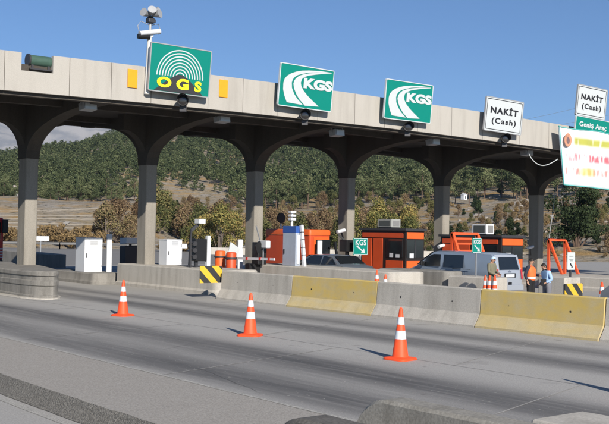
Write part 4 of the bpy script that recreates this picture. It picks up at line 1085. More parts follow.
# white villa far left
p = atY(2, 190, 300)
t = thing('white_house', 'small white house with tiled roof at the foot of the wooded hill at far left', 'house', (p.x, p.y, p.z-3.5))
mb = MB(); mb.box(-4, -3, 0, 4, 3, 3.6); mb.build('wall', white_m, t)
mb = MB(); mb.prism([(-3.5, 3.6), (3.5, 3.6), (0, 5.2)], 'x', -4.4, 4.4); mb.build('roof', plain('roof_tile', (.45, .40, .36), .8), t)
for x in (-2.4, 0, 2.4):
    mb = MB(); mb.box(x-.5, -3.03, 1.2, x+.5, -3.0, 2.4); mb.build('window', glass_m, t)
p = atY(464, 196.5, 170)
t = thing('white_hut', 'tiny white hut on the dry slope behind the fifth column', 'hut', (p.x, p.y, p.z-.4)); t.scale = (.42,)*3
mb = MB(); mb.box(-1.5, -1.2, -1, 1.5, 1.2, 1.9); mb.build('wall', white_m, t)
mb = MB(); mb.prism([(-1.4, 1.9), (1.4, 1.9), (0, 2.7)], 'x', -1.7, 1.7); mb.build('roof', white_m, t)
mb = MB(); mb.box(-.3, -1.23, -.4, .4, -1.2, 1.2); mb.build('door', black_m, t)

# ------------------------------------------------------------------ vehicles
def ngon_side(mb, poly, wfun, sgn, off=0.0):
    bm = bmesh.new(); vs = [bm.verts.new((sgn*(wfun(z)+off), y, z)) for y, z in poly]; bm.faces.new(vs); bmesh.ops.triangulate(bm, faces=bm.faces)
    bm.verts.index_update(); mb.add([v.co for v in bm.verts], [[v.index for v in f.verts] for f in bm.faces]); bm.free()
def vehicle(name, label, cat, x, y, spec, group='vehicles in the toll lanes'):
    """spec: profile (y,z) of the side outline, half width function of z, windows, wheels. Nose points to +y."""
    t = thing(name, label, cat, (x, y, .004), 0, group)
    prof, hw, paint = spec['prof'], spec['hw'], spec['paint']
    mb = MB(); n_ = len(prof)
    xs = (-1, -.93, -.5, 0, .5, .93, 1)
    rings = []
    for s_ in xs:
        e = abs(s_); crown = 0 if e < .9 else (.0 if e < .97 else -.0)
        ring = []
        for yy, zz in prof:
            shr = 1 - (.0 if e < .94 else .018)
            cy = (prof[0][0]+max(p_[0] for p_ in prof))/2 if False else spec['cy']
            zc = spec['zc']
            ring.append((s_*hw(zz), cy+(yy-cy)*shr*(1-.03*e*e), zc+(zz-zc)*(shr if zz > zc else 1) - (.03*e*e if zz > zc+.6 else 0)))
        rings.append(ring)
    mb.loft(rings, cap=False)
    ngon_side(mb, [(r_[1], r_[2]) for r_ in rings[0]], hw, -1); ngon_side(mb, [(r_[1], r_[2]) for r_ in rings[-1]], hw, 1)
    mb.build('body', paint, t, smooth=35)
    for nm, poly in spec['side_windows']:
        for s_ in (-1, 1):
            q = MB(); ngon_side(q, poly, hw, s_, .006); q.build('side_window', glass_m, t)
    for nm, quad, mt in spec['panels']:
        q = MB(); q.add(quad, [tuple(range(len(quad)))]); q.build(nm, mt, t)
    for yy in spec['wheels']:
        for s_ in (-1, 1):
            wr = spec['wr']; xo = s_*(hw(.35)-.10)
            q = MB(); q.tube([(xo-.105, yy, wr), (xo-.085, yy, wr), (xo+.085, yy, wr), (xo+.105, yy, wr)], [wr-.03, wr, wr, wr-.03], 24); w_ = q.build('wheel', tyre_m, t, smooth=40)
            q = MB(); q.tube([(xo+s_*.105, yy, wr), (xo+s_*.125, yy, wr)], [wr*.66, wr*.6], 18); q.build('rim', rim_m, w_, smooth=40)
            q = MB(); pts = [(yy+(wr+.07)*math.cos(R(a)), wr+(wr+.07)*math.sin(R(a))) for a in range(-15, 196, 15)]
            bm = MB(); bm.add([(s_*(hw(zz)+.003), a_, zz) for a_, zz in pts], [tuple(range(len(pts)))]); bm.build('wheel_arch', black_m, t)
    for y_, z_, x_ in spec['mirrors']:
        for s_ in (-1, 1):
            q = MB(); q.box(s_*x_-.10+s_*.12, y_-.05, z_-.08, s_*x_+.10+s_*.12, y_+.07, z_+.1, .03); q.build('wing_mirror', black_m, t)
    for s_ in (-1, 1):
        for y_, z_ in spec['handles']:
            q = MB(); q.box(s_*(hw(z_)+.018)-.012, y_-.09, z_-.015, s_*(hw(z_)+.018)+.012, y_+.09, z_+.015); q.build('door_handle', paint, t)
        for y_ in spec['seams']:
            q = MB(); zz = [.42, .6, .8, 1.0]
            q.add([(s_*(hw(z)+.004), y_-.008, z) for z in zz]+[(s_*(hw(z)+.004), y_+.008, z) for z in zz], [(0, 4, 5, 1), (1, 5, 6, 2), (2, 6, 7, 3)]); q.build('door_seam', black_m, t)
    return t
paint_silver = plain('silver_blue_paint', (.27, .33, .40), .28, .55, var=.03, coat=.6)
paint_car = plain('silver_paint', (.20, .24, .29), .28, .5, var=.03, coat=.6)
paint_van = plain('slate_blue_paint', (.34, .41, .51), .32, .45, var=.03, coat=.5)
paint_rear = plain('van_rear_silver', (.42, .45, .50), .35, .4, var=.03, coat=.4)
red_m = plain('tail_lamp_red', (.45, .02, .02), .2, spec=.8)
# saloon: nose +y
def hw_car(z): return .86 if z < .9 else .86-.34*(min(z, 1.5)-.9)
L_ = 4.5; 
car_spec = dict(paint=paint_car, hw=lambda z: (.80+.12*min(1, max(0, (z-.2)/.35))) if z < .55 else (.92 if z < .9 else .92-.40*(z-.9)), cy=0, zc=.55,
    prof=[(-2.2, .28), (-2.24, .55), (-2.20, .88), (-2.05, 1.0), (-1.70, 1.05), (-1.10, 1.42), (-.60, 1.50), (.25, 1.50), (.55, 1.44), (1.10, 1.02), (1.9, .88), (2.2, .68), (2.25, .45), (2.15, .25)],
    side_windows=[('w', [(-1.50, 1.06), (-1.08, 1.36), (-.60, 1.42), (-.48, 1.42), (-.48, 1.04)]), ('w', [(-.40, 1.04), (-.40, 1.43), (.20, 1.44), (.45, 1.39), (.92, 1.03)])],
    panels=[('windscreen', [(-.66, .60, 1.44), (.66, .60, 1.44), (.76, 1.10, 1.06), (-.76, 1.10, 1.06)], glass_m),
            ('rear_window', [(-.62, -1.13, 1.42), (.62, -1.13, 1.42), (.72, -1.63, 1.10), (-.72, -1.63, 1.10)], glass_m),
            ('tail_lamp', [(-.86, -2.25, .68), (-.56, -2.28, .68), (-.56, -2.26, .88), (-.86, -2.22, .88)], red_m), ('tail_lamp', [(.86, -2.25, .68), (.56, -2.28, .68), (.56, -2.26, .88), (.86, -2.22, .88)], red_m),
            ('number_plate', [(-.26, -2.29, .58), (.26, -2.29, .58), (.26, -2.28, .70), (-.26, -2.28, .70)], white_m)],
    wheels=[-1.35, 1.40], wr=.32, mirrors=[(.80, 1.08, .86)], handles=[(-.95, .88), (.0, .88)], seams=[-1.2, -.38, .75])
# raise glass a little off the shell
for k_, (nm, q, m_) in enumerate(car_spec['panels']):
    if 'wind' in nm: 
        s_ = .012; car_spec['panels'][k_] = (nm, [(x, y+(s_ if nm == 'windscreen' else -s_), z+.018) for x, y, z in q], m_)
a = atX(338, 260, 29.1)
t = vehicle('parked_car', 'dark silver saloon car waiting in the lane in front of the red orange booth', 'car', 29.25, 34.7, car_spec)
car2 = dict(car_spec); car2['paint'] = plain('grey_car_paint', (.22, .25, .29), .28, .5, var=.03, coat=.6)
p = atX(594, 290, 27.9)
vehicle('parked_car', 'dark grey car bonnet entering at the right edge behind the yellow barrier', 'car', 28.9, p.y-2.3, car2)
# van
vy0, vL = 26.05, 5.15   # rear bumper and length
def hv(z): return .86*((.86+.08*min(1, max(0, (z-.25)/.4))) if z < .65 else (.94 if z < 1.0 else .94-.17*(z-1.0)))
h0 = vL/2
vw = [atX(x, 260, 30.65).y-(vy0+h0) for x in (421, 428, 434, 440, 441.5, 463)]
van_spec = dict(paint=paint_van, hw=hv, cy=0, zc=.6,
    prof=[(-h0+.05, .28), (-h0, .55), (-h0+.02, 1.0), (-h0+.18, 1.66), (-h0+.32, 1.75), (-h0+1.2, 1.79), (h0-1.75, 1.79), (h0-1.52, 1.74), (h0-.62, 1.13), (h0-.12, .95), (h0, .72), (h0-.02, .42), (h0-.12, .25)],
    side_windows=[('w', [(vw[3], 1.12), (vw[3]+.02, 1.64), (vw[2]+.1, 1.64), (vw[1]+.1, 1.50), (vw[0], 1.12)]), ('w', [(vw[5], 1.10), (vw[5]+.02, 1.63), (vw[4]-.08, 1.64), (vw[4]-.08, 1.10)])],
    panels=[('windscreen', [(-.66, h0-1.48, 1.735), (.66, h0-1.48, 1.735), (.73, h0-.63, 1.16), (-.73, h0-.63, 1.16)], glass_m)],
    wheels=[-h0+1.15, h0-.95], wr=.34, mirrors=[(h0-1.15, 1.22, .81)], handles=[(h0-2.25, .98), (h0-2.75, .98)], seams=[vw[3]-.04, vw[5]-.1, vw[0]])
van = vehicle('parked_van', 'slate blue van with dark side windows and a silver tailgate facing the camera', 'van', 31.45, vy0+h0, van_spec)
yb_ = -h0
def rear(poly, mat, nm, o=.0, parent=van):
    vs = []
    for x_, z_ in poly:
        yv = (yb_ if z_ < 1.0 else yb_+.02+(z_-1.0)*.25) - .012 - o + .05*(abs(x_) > .8)
        if z_ < .55: yv += 0
        vs.append((x_, yv, z_))
    q = MB(); q.add(vs, [tuple(range(len(vs)))]); return q.build(nm, mat, parent)
q = MB(); tg = []
for z_ in (.34, .55, .8, 1.0, 1.2, 1.4, 1.6, 1.70):
    yv = (yb_ if z_ < 1.0 else yb_+.02+(z_-1.0)*.25)-.008
    tg.append([(s_*hv(z_)*.985, yv+.04*abs(s_)**4, z_) for s_ in (-1, -.8, -.4, 0, .4, .8, 1)])
q.loft(tg, cap=False, closed=False); tgo = q.build('tailgate', paint_rear, van, smooth=60)
rear([(-.60, 1.10), (.60, 1.10), (.53, 1.60), (-.53, 1.60)], glass_m, 'rear_window', .012)
rear([(-.34, .78), (.34, .78), (.34, .96), (-.34, .96)], black_m, 'plate_recess', .008)
o = rear([(-.26, .80), (.26, .80), (.26, .92), (-.26, .92)], white_m, 'number_plate', .016)
rear([(-.09, 1.0), (.09, 1.0), (.09, 1.05), (-.09, 1.05)], rim_m, 'emblem', .02)
rear([(-.10, .48), (.10, .48), (.10, .60), (-.10, .60)], black_m, 'tow_cover', .02)
for s_ in (-1, 1):
    rear([(s_*.79, .72), (s_*.69, .72), (s_*.68, 1.12), (s_*.77, 1.12)], red_m, 'tail_lamp', .02)
q = MB(); q.box(-.79, yb_-.08, .26, .79, yb_-.005, .50, .03); q.build('bumper', paint_rear, van)
for s_ in (-1, 1):
    q = MB(); q.box(s_*hv(.72)-.012, -h0+.35, .70, s_*hv(.72)+.012, h0-1.5, .755, .004); q.build('side_moulding', black_m, van)
q = MB(); q.box(-hv(1.05)-.008, -h0+1.4, 1.055, -hv(1.05)+.004, -.2, 1.075); q.build('door_rail', dkgrey_m, van)
rear([(-.01, .55), (.01, .55), (.01, 1.08), (-.01, 1.08)], dkgrey_m, 'door_seam', .004)
# red lorry at left edge
t = thing('red_lorry', 'red lorry cut off by the left edge with a black mirror and striped side', 'lorry', (atY(5.0, 235, 50.2).x-2.4, 50.2, 0), 0)
mb = MB(); mb.box(0, 0, .75, 2.35, 2.2, 2.95, .12); mb.build('cab', plain('lorry_red', (.50, .02, .02), .4, coat=.3), t)
mb = MB(); mb.box(.1, 2.3, 1.0, 2.3, 9, 3.2, .03); mb.build('cargo_box', offwhite_m, t)
mb = MB(); mb.box(.2, -.02, 1.85, 2.15, -.002, 2.7, .006); mb.build('windscreen', glass_m, t)
for z_ in (.85, 1.0, 1.15, 1.3):
    mb = MB(); mb.box(.3, -.03, z_, 2.3, -.005, z_+.06); mb.build('grille_bar', white_m, t)
for s_ in (.12, 2.28):
    mb = MB(); mb.box(s_-.12, -.32, 2.15, s_+.16, -.1, 2.85, .04); mb.build('mirror', black_m, t)
for yy in (.8, 7.6):
    for s_ in (.2, 2.15):
        mb = MB(); mb.tube([(s_-.14, yy, .5), (s_+.14, yy, .5)], .5, 20); mb.build('wheel', tyre_m, t, smooth=40)
mb = MB(); mb.box(.05, -.06, .4, 2.3, .1, .78, .04); mb.build('bumper', dkgrey_m, t)

# ------------------------------------------------------------------ people
skin_m = plain('skin', (.42, .24, .16), .55, var=.08)
hair_m = plain('dark_hair', (.02, .016, .013), .6)
def skin_obj(name, verts, edges, radii, root, mat, parent, sub=2):
    me = bpy.data.meshes.new(name); me.from_pydata(verts, edges, []); me.materials.append(mat)
    o = bpy.data.objects.new(name, me); COL.objects.link(o); o.parent = parent
    me.skin_vertices or me.attributes
    bm = bmesh.new(); bm.from_mesh(me); lay = bm.verts.layers.skin.verify(); bm.verts.ensure_lookup_table()
    for i, v in enumerate(bm.verts):
        v[lay].radius = radii[i] if isinstance(radii[i], tuple) else (radii[i], radii[i]); v[lay].use_root = (i == root)
    bm.to_mesh(me); bm.free()
    md = o.modifiers.new('skin', 'SKIN'); md.use_smooth_shade = True
    md = o.modifiers.new('sub', 'SUBSURF'); md.levels = sub; md.render_levels = sub
    return o
def person(label, loc, rz, H, J, top, trousers, shoes=None, vest=None, cap=None):
    """J: joints (metres, at height 1.75; x right, y the way they face is -y)"""
    t = thing('person', label, 'person', loc, rz); t.scale = (H/1.75,)*3
    names = ['pelvis', 'belly', 'chest', 'neck', 'headbase', 'head', 'crown', 'shL', 'elL', 'wrL', 'shR', 'elR', 'wrR', 'hipL', 'knL', 'anL', 'toL', 'hipR', 'knR', 'anR', 'toR']
    rad = dict(pelvis=(.15, .12), belly=(.135, .105), chest=(.165, .12), neck=.058, headbase=.062, head=(.078, .095), crown=(.055, .065), shL=.058, elL=.042, wrL=.028, shR=.058, elR=.042, wrR=.028,
               hipL=.09, knL=.058, anL=.042, toL=.035, hipR=.09, knR=.058, anR=.042, toR=.035)
    E_ = [('pelvis', 'belly'), ('belly', 'chest'), ('chest', 'neck'), ('neck', 'headbase'), ('headbase', 'head'), ('head', 'crown'), ('chest', 'shL'), ('shL', 'elL'), ('elL', 'wrL'), ('chest', 'shR'), ('shR', 'elR'), ('elR', 'wrR'),
          ('pelvis', 'hipL'), ('hipL', 'knL'), ('knL', 'anL'), ('anL', 'toL'), ('pelvis', 'hipR'), ('hipR', 'knR'), ('knR', 'anR'), ('anR', 'toR')]
    V_ = [J[n] for n in names]; RR = [rad[n] for n in names]; idx = {n: i for i, n in enumerate(names)}
    V2 = list(V_); R2 = list(RR); E2 = [(idx[a], idx[b_]) for a, b_ in E_]
    # palms and five bent fingers grown on from each wrist
    for s_ in 'LR':
        el, wr = Vector(J['el'+s_]), Vector(J['wr'+s_]); d = (wr-el).normalized()
        side = d.cross(Vector((0, 1, 0))); side = (side if side.length > .2 else d.cross(Vector((1, 0, 0)))).normalized()
        sgn = 1 if s_ == 'L' else -1; nrm = d.cross(side).normalized()
        palm = wr+d*.055; i0 = len(V2); V2.append(tuple(palm)); R2.append((.034, .018)); E2.append((idx['wr'+s_], i0))
        for f_, (off, ln) in enumerate(((-.028, .070), (-.010, .080), (.010, .075), (.028, .058))):
            b0 = palm+d*.035+side*off; b1 = b0+d*ln*.5+nrm*.008; b2 = b1+d*ln*.38+nrm*.028; k_ = len(V2)
            V2 += [tuple(b0), tuple(b1), tuple(b2)]; R2 += [.0095, .0088, .0075]; E2 += [(i0, k_), (k_, k_+1), (k_+1, k_+2)]
        b0 = wr+d*.03-side*.036; b1 = b0+d*.03-side*.022; b2 = b1+d*.03+nrm*.012; k_ = len(V2)
        V2 += [tuple(b0), tuple(b1), tuple(b2)]; R2 += [.012, .011, .009]; E2 += [(i0, k_), (k_, k_+1), (k_+1, k_+2)]
    body = skin_obj('body', V2, E2, R2, 0, skin_m, t)
    def grow(nm, part, d, mat, over=None):
        ns = [n for n in names if n in part]; e = [(ns.index(a), ns.index(b_)) for a, b_ in E_ if a in ns and b_ in ns]
        rr = []
        for n in ns:
            r_ = rad[n]; r_ = r_ if isinstance(r_, tuple) else (r_, r_); dd = d.get(n, d['*']) if isinstance(d, dict) else d; rr.append((r_[0]+dd, r_[1]+dd))
        vs = [(over or {}).get(n, J[n]) for n in ns]
        return skin_obj(nm, vs, e, rr, 0, mat, t)
    el2 = {}
    for s_ in 'LR': el2['wr'+s_] = tuple(Vector(J['el'+s_]).lerp(Vector(J['wr'+s_]), .88))
    grow('shirt', ['pelvis', 'belly', 'chest', 'neck', 'shL', 'elL', 'wrL', 'shR', 'elR', 'wrR'], {'*': .018, 'neck': .008, 'pelvis': .03}, top, dict(el2, pelvis=tuple(Vector(J['pelvis'])-Vector((0, 0, .09))), neck=tuple(Vector(J['chest']).lerp(Vector(J['neck']), .7))))
    grow('trousers', ['pelvis', 'belly', 'hipL', 'knL', 'anL', 'hipR', 'knR', 'anR'], .026, trousers, {'belly': tuple(Vector(J['pelvis']).lerp(Vector(J['belly']), .75))})
    if vest:
        vm, vb = vest
        grow('vest', ['pelvis', 'belly', 'chest', 'shL', 'shR'], {'*': .058, 'pelvis': .07, 'shL': .048, 'shR': .048, 'neck': .02}, vm, {'pelvis': tuple(Vector(J['pelvis'])-Vector((0, 0, .06)))})
        for z0 in (.10,):
            c = Vector(J['pelvis']).lerp(Vector(J['chest']), z0+.15); q = MB()
            q.loft([[(c.x+(.213)*math.cos(a), c.y+.172*math.sin(a), c.z+dz) for a in [2*math.pi*k_/24 for k_ in range(24)]] for dz in (-.028, .028)], cap=False)
            q.build('reflective_band', vb, t, smooth=60)
    for s_ in 'LR':
        q = MB(); a_ = Vector(J['an'+s_]); f_ = Vector(J['to'+s_]); d = (f_-a_); d.z = 0; d.normalize()
        c = Vector((a_.x, a_.y, 0)); nn = Vector((-d.y, d.x, 0)); rings = []
        for u, wv, hv_ in ((-.075, .03, .05), (-.06, .045, .085), (.03, .05, .09), (.12, .052, .06), (.18, .04, .045), (.20, .02, .03)):
            p_ = c+d*u; rings.append([p_+nn*wv*math.cos(b_)+Vector((0, 0, max(0.0, hv_*.5+hv_*.5*math.sin(b_)))) for b_ in [2*math.pi*k_/12 for k_ in range(12)]])
        q.loft(rings); q.build('shoe', black_m, t, smooth=60)
    # face
    hc = Vector(J['head']); fd = Vector(J.get('face', (0, -1, 0))).normalized(); sd = Vector((fd.y, -fd.x, 0)).normalized(); upv = Vector((0, 0, 1))
    q = MB(); q.loft([[hc+fd*(.085+k2)+sd*(.013*sx_*math.cos(b_))+upv*(-.012+dz+.012*sx_*math.sin(b_)) for b_ in [2*math.pi*k_/8 for k_ in range(8)]] for k2, sx_, dz in ((0, .8, .025), (.022, .8, .0), (.030, .9, -.012), (.012, .6, -.022))]); q.build('nose', skin_m, t, smooth=60)
    for s_ in (-1, 1):
        q = MB(); c = hc+fd*.088+sd*(.03*s_)+upv*.018; q.loft([[c+sd*(.012*k2*math.cos(b_))+upv*(.007*k2*math.sin(b_))+fd*k3 for b_ in [2*math.pi*k_/8 for k_ in range(8)]] for k2, k3 in ((1, 0), (.4, .006))]); q.build('eye', black_m, t)
        q = MB(); c = hc+sd*(.083*s_); q.loft([[c+fd*(.018*k2*math.cos(b_))+upv*(.03*k2*math.sin(b_))+sd*(s_*k3) for b_ in [2*math.pi*k_/10 for k_ in range(10)]] for k2, k3 in ((.8, -.01), (1, .004), (.6, .016))]); q.build('ear', skin_m, t, smooth=60)
    q = MB(); c = hc+fd*.090-upv*.045; q.box(-.022, -.004, -.004, .022, .004, .004); q.v = [tuple(c+sd*x+fd*y*-1+upv*z) for x, y, z in q.v]; q.build('mouth', plain('lip', (.30, .10, .08), .5), t)
    q = MB(); rings = []
    for k_ in range(8):
        ph = k_/7*math.pi*.50
        rings.append([hc+upv*(.035+.092*math.sin(ph))-fd*.008+(sd*math.cos(b_)*.094+fd*math.sin(b_)*.108)*max(.05, math.cos(ph)) - upv*(.07*(1-math.sin(b_))*.5*(1-k_/7)) for b_ in [2*math.pi*j/18 for j in range(18)]])
    q.loft(rings); q.build('hair' if not cap else 'cap', cap or hair_m, t, smooth=60)
    if cap:
        q = MB(); q.add([hc+fd*.09+sd*.07+upv*.045, hc+fd*.09-sd*.07+upv*.045, hc+fd*.17-sd*.05+upv*.03, hc+fd*.17+sd*.05+upv*.03], [(0, 1, 2, 3)]); o = q.build('cap_peak', cap, t); md = o.modifiers.new('t', 'SOLIDIFY'); md.thickness = .008
    return t
stand = dict(pelvis=(0, 0, .95), belly=(0, .0, 1.12), chest=(0, .01, 1.33), neck=(0, .01, 1.48), headbase=(0, -.005, 1.54), head=(0, -.02, 1.62), crown=(0, -.01, 1.69),
             shL=(.17, .01, 1.42), elL=(.23, .02, 1.14), wrL=(.24, -.06, .90), shR=(-.17, .01, 1.42), elR=(-.23, .02, 1.14), wrR=(-.22, -.12, .93),
             hipL=(.09, 0, .88), knL=(.10, -.02, .48), anL=(.11, .02, .09), toL=(.12, -.12, .03), hipR=(-.09, 0, .88), knR=(-.10, -.01, .48), anR=(-.11, .03, .09), toR=(-.12, -.11, .03))
def pose(**k): d = dict(stand); d.update(k); return d
navy = plain('navy_cloth', (.02, .025, .045), .8); blackc = plain('black_cloth', (.012, .012, .014), .85)
p = atX(531, 258, 27.6)
person('man in an orange reflective vest over dark sleeves holding out a white paper', (27.6, p.y, .004), R(5), p.z, pose(elL=(.27, .02, 1.16), wrL=(.24, -.25, 1.13), elR=(-.28, .05, 1.15), wrR=(-.26, -.04, .93)), navy, blackc,
       vest=(plain('orange_vest', (.80, .16, .04), .7, var=.1), reflect_m))
pm = p; q = atX(538.5, 272, 27.6)
t = thing('paper_sheet', 'white paper in the hand of the man in the orange vest', 'paper', (27.6+.33, p.y-.12, 1.17)); mb = MB(); mb.box(-.0, -.10, -.06, .16, .07, -.05); mb.build('sheet', white_m, t)
p = atX(547.5, 262.3, 26.4)
person('man in a pale blue shirt and grey trousers carrying a dark folder', (26.4, p.y, .004), R(-105), p.z, pose(chest=(0, -.06, 1.32), neck=(0, -.10, 1.46), headbase=(0, -.13, 1.52), head=(0, -.16, 1.59), crown=(0, -.16, 1.66), belly=(0, -.02, 1.12),
       shL=(.17, -.06, 1.41), shR=(-.17, -.06, 1.41), elL=(.24, -.0, 1.15), wrL=(.14, -.2, 1.02), elR=(-.24, .02, 1.14), wrR=(-.14, -.2, .98)), plain('pale_blue_shirt', (.32, .47, .70), .75, var=.1), plain('grey_trousers', (.16, .16, .18), .8))
t = thing('folder', 'dark folder held low by the man in the pale blue shirt', 'folder', (26.4-.15, p.y+.05, .86)); mb = MB(); mb.box(-.24, -.12, 0, .02, -.08, .22, .01); mb.build('cover', blackc, t)
p = atX(492, 256, 28.3)
person('guard in a khaki jacket and pale blue cap looking down beside the cones', (28.3, p.y, .004), R(5), p.z+.01, pose(head=(0, -.06, 1.60), crown=(0, -.07, 1.67), headbase=(0, -.03, 1.53), elL=(.22, -.03, 1.15), wrL=(.08, -.27, 1.08), elR=(-.22, -.03, 1.15), wrR=(-.06, -.27, 1.04)),
       plain('khaki_cloth', (.17, .16, .11), .85, var=.15), plain('khaki_dark', (.10, .095, .07), .85), cap=plain('pale_blue_cap', (.45, .58, .70), .7))

# ------------------------------------------------------------------ vegetation
def leaf_cloud(nl, blobs, size, flat=.0, seed=0, squash=1.0):
    """nl leaf clumps (small crossed quads) spread over the shells of ellipsoid blobs"""
    rs = np.random.RandomState(seed); wts = np.array([b_[3]**2 for b_ in blobs]); wts = wts/wts.sum()
    bi = rs.choice(len(blobs), nl, p=wts); B = np.array([[b_[0], b_[1], b_[2]] for b_ in blobs])[bi]; RR = np.array([[b_[3], b_[3], b_[4]] for b_ in blobs])[bi]
    d = rs.normal(size=(nl, 3)); d /= np.linalg.norm(d, axis=1)[:, None]; rr = (.55+.5*rs.rand(nl)**.7)[:, None]
    C = B + d*RR*rr
    nrm = d + rs.normal(size=(nl, 3))*.7; nrm /= np.linalg.norm(nrm, axis=1)[:, None]
    a = np.cross(nrm, rs.normal(size=(nl, 3))); a /= np.linalg.norm(a, axis=1)[:, None]; b_ = np.cross(nrm, a)
    s = (size*(.6+.8*rs.rand(nl)))[:, None]
    P_ = np.stack([C-a*s, C-b_*s*.6+nrm*s*.15, C+a*s, C+b_*s*.6+nrm*s*.15], 1).reshape(-1, 3)
    return P_
def quad_mesh(name, P_, mat):
    nq = len(P_)//4; me = bpy.data.meshes.new(name)
    me.vertices.add(len(P_)); me.vertices.foreach_set('co', P_.astype(np.float32).ravel())
    me.loops.add(len(P_)); me.loops.foreach_set('vertex_index', np.arange(len(P_), dtype=np.int32))
    me.polygons.add(nq); me.polygons.foreach_set('loop_start', np.arange(0, len(P_), 4, dtype=np.int32))
    me.update(calc_edges=True); me.materials.append(mat); return me
pine_m = foliage('pine_foliage', [(.042, .058, .026), (.09, .112, .052), (.14, .165, .076), (.205, .218, .112)])
bark_m = plain('pine_bark', (.11, .075, .055), .9, var=.3)
twig_m = plain('grey_twigs', (.15, .12, .10), .9, var=.3)
def pine_parts(seed, h, nl, size):
    rs = random.Random(seed); blobs = []
    nb = rs.randint(12, 17); cr = h*.30
    for k_ in range(nb):
        t_ = k_/(nb-1); z = h*(.36+.58*t_); r_ = cr*(1-.75*t_**1.6)*rs.uniform(.35, 1); a = rs.uniform(0, 6.28)
        br = h*.115*(1.25-.5*t_)*rs.uniform(.8, 1.2); blobs.append((r_*math.cos(a), r_*math.sin(a), z, br, br*.62))
    blobs.append((0, 0, h*.93, h*.09, h*.08))
    P_ = leaf_cloud(nl, blobs, size, seed=seed)
    mb = MB(); mb.tube([(0, 0, -1.2), (rs.uniform(-.1, .1), 0, h*.4), (rs.uniform(-.2, .2), .1, h*.9)], [h*.022, h*.016, h*.005], 6)
    for b_ in blobs[:-1:2]: mb.tube([(0, 0, b_[2]-h*.06), (b_[0]*.8, b_[1]*.8, b_[2])], [h*.008, h*.004], 4, cap=False)
    return P_, mb
pine_protos = []
def make_pine(seed):
    h = 9.0; P_, mb = pine_parts(seed, h, 2800, .15)
    t = thing('pine_tree', 'dark green pine in the wood covering the hillside', 'pine tree', (0, 0, 0), 0, 'pines of the hillside wood')
    o = bpy.data.objects.new('crown', quad_mesh('crown', P_, pine_m)); COL.objects.link(o); o.parent = t
    mb.build('trunk', bark_m, t); return t
# sample tree positions over the hill
def clearing(x, y):
    return noise.noise(Vector((x*.016, y*.016, 20))) + .5*noise.noise(Vector((x*.05, y*.05, 4)))
spots = []
step = 4.0
rr = 262.0
rs = random.Random(5)
while rr < 720:
    n_ = int(R(52)*rr/step)
    for k_ in range(n_):
        a = R(27)+R(52)*(k_+rs.uniform(.1, .9))/n_; r_ = rr+rs.uniform(-2.6, 2.6)
        x, y = r_*math.cos(a), r_*math.sin(a); ix = img_x(x, y)
        start = 283 if ix < 400 else 283-(min(ix, 480)-400)*.75
        if r_ < start: continue
        c = clearing(x, y)
        dens = .34 if ix > 150 else .42
        if c > dens: continue
        if ix > 430 and r_ < 420 and rs.random() < .50-.35*(r_-240)/180: continue
        if rs.random() < .14: continue
        if r_ < 335 and ix > 250 and rs.random() < .45: continue
        spots.append((r_, x, y))
    rr += step*.95
spots.sort()
print('pines', len(spots), flush=True)
def tree_s(x, y, r_):
    base = rs.uniform(.36, .86)
    if img_x(x, y) > 240 and r_ < 360: base = rs.uniform(.65, 1.15)
    return base
protos = [make_pine(100+i) for i in range(7)]
near = spots[:296]; far = spots[296:]
for i, (r_, x, y) in enumerate(near):
    src = protos[i] if i < 7 else protos[rs.randrange(7)]
    s_ = tree_s(x, y, r_); z = terrain_h(x, y)
    if i < 7: o = src; o.location = (x, y, z); o.rotation_euler = (0, 0, rs.uniform(0, 6)); o.scale = (s_, s_, s_*rs.uniform(.9, 1.15))
    else: dup(src, (x, y, z), rs.uniform(0, 6), scale=(s_, s_, s_*rs.uniform(.9, 1.15)))
lows = [pine_parts(200+i, 9.0, 520, .32)[0] for i in range(9)]
arr = []
for r_, x, y in far:
    P_ = lows[rs.randrange(9)]; a = rs.uniform(0, 6.28); s_ = tree_s(x, y, r_); c, sn = math.cos(a)*s_, math.sin(a)*s_
    if r_ > 560: P_ = P_.reshape(-1, 4, 3)[::2].reshape(-1, 3)
    Q = np.empty_like(P_); Q[:, 0] = P_[:, 0]*c-P_[:, 1]*sn+x; Q[:, 1] = P_[:, 0]*sn+P_[:, 1]*c+y; Q[:, 2] = P_[:, 2]*s_*1.05+terrain_h(x, y)-.4; arr.append(Q)
o = bpy.data.objects.new('far_pine_wood', quad_mesh('far_pine_wood', np.concatenate(arr), pine_m)); COL.objects.link(o)
tag(o, 'dense dark pine wood on the upper hillside', 'wood', kind='stuff')

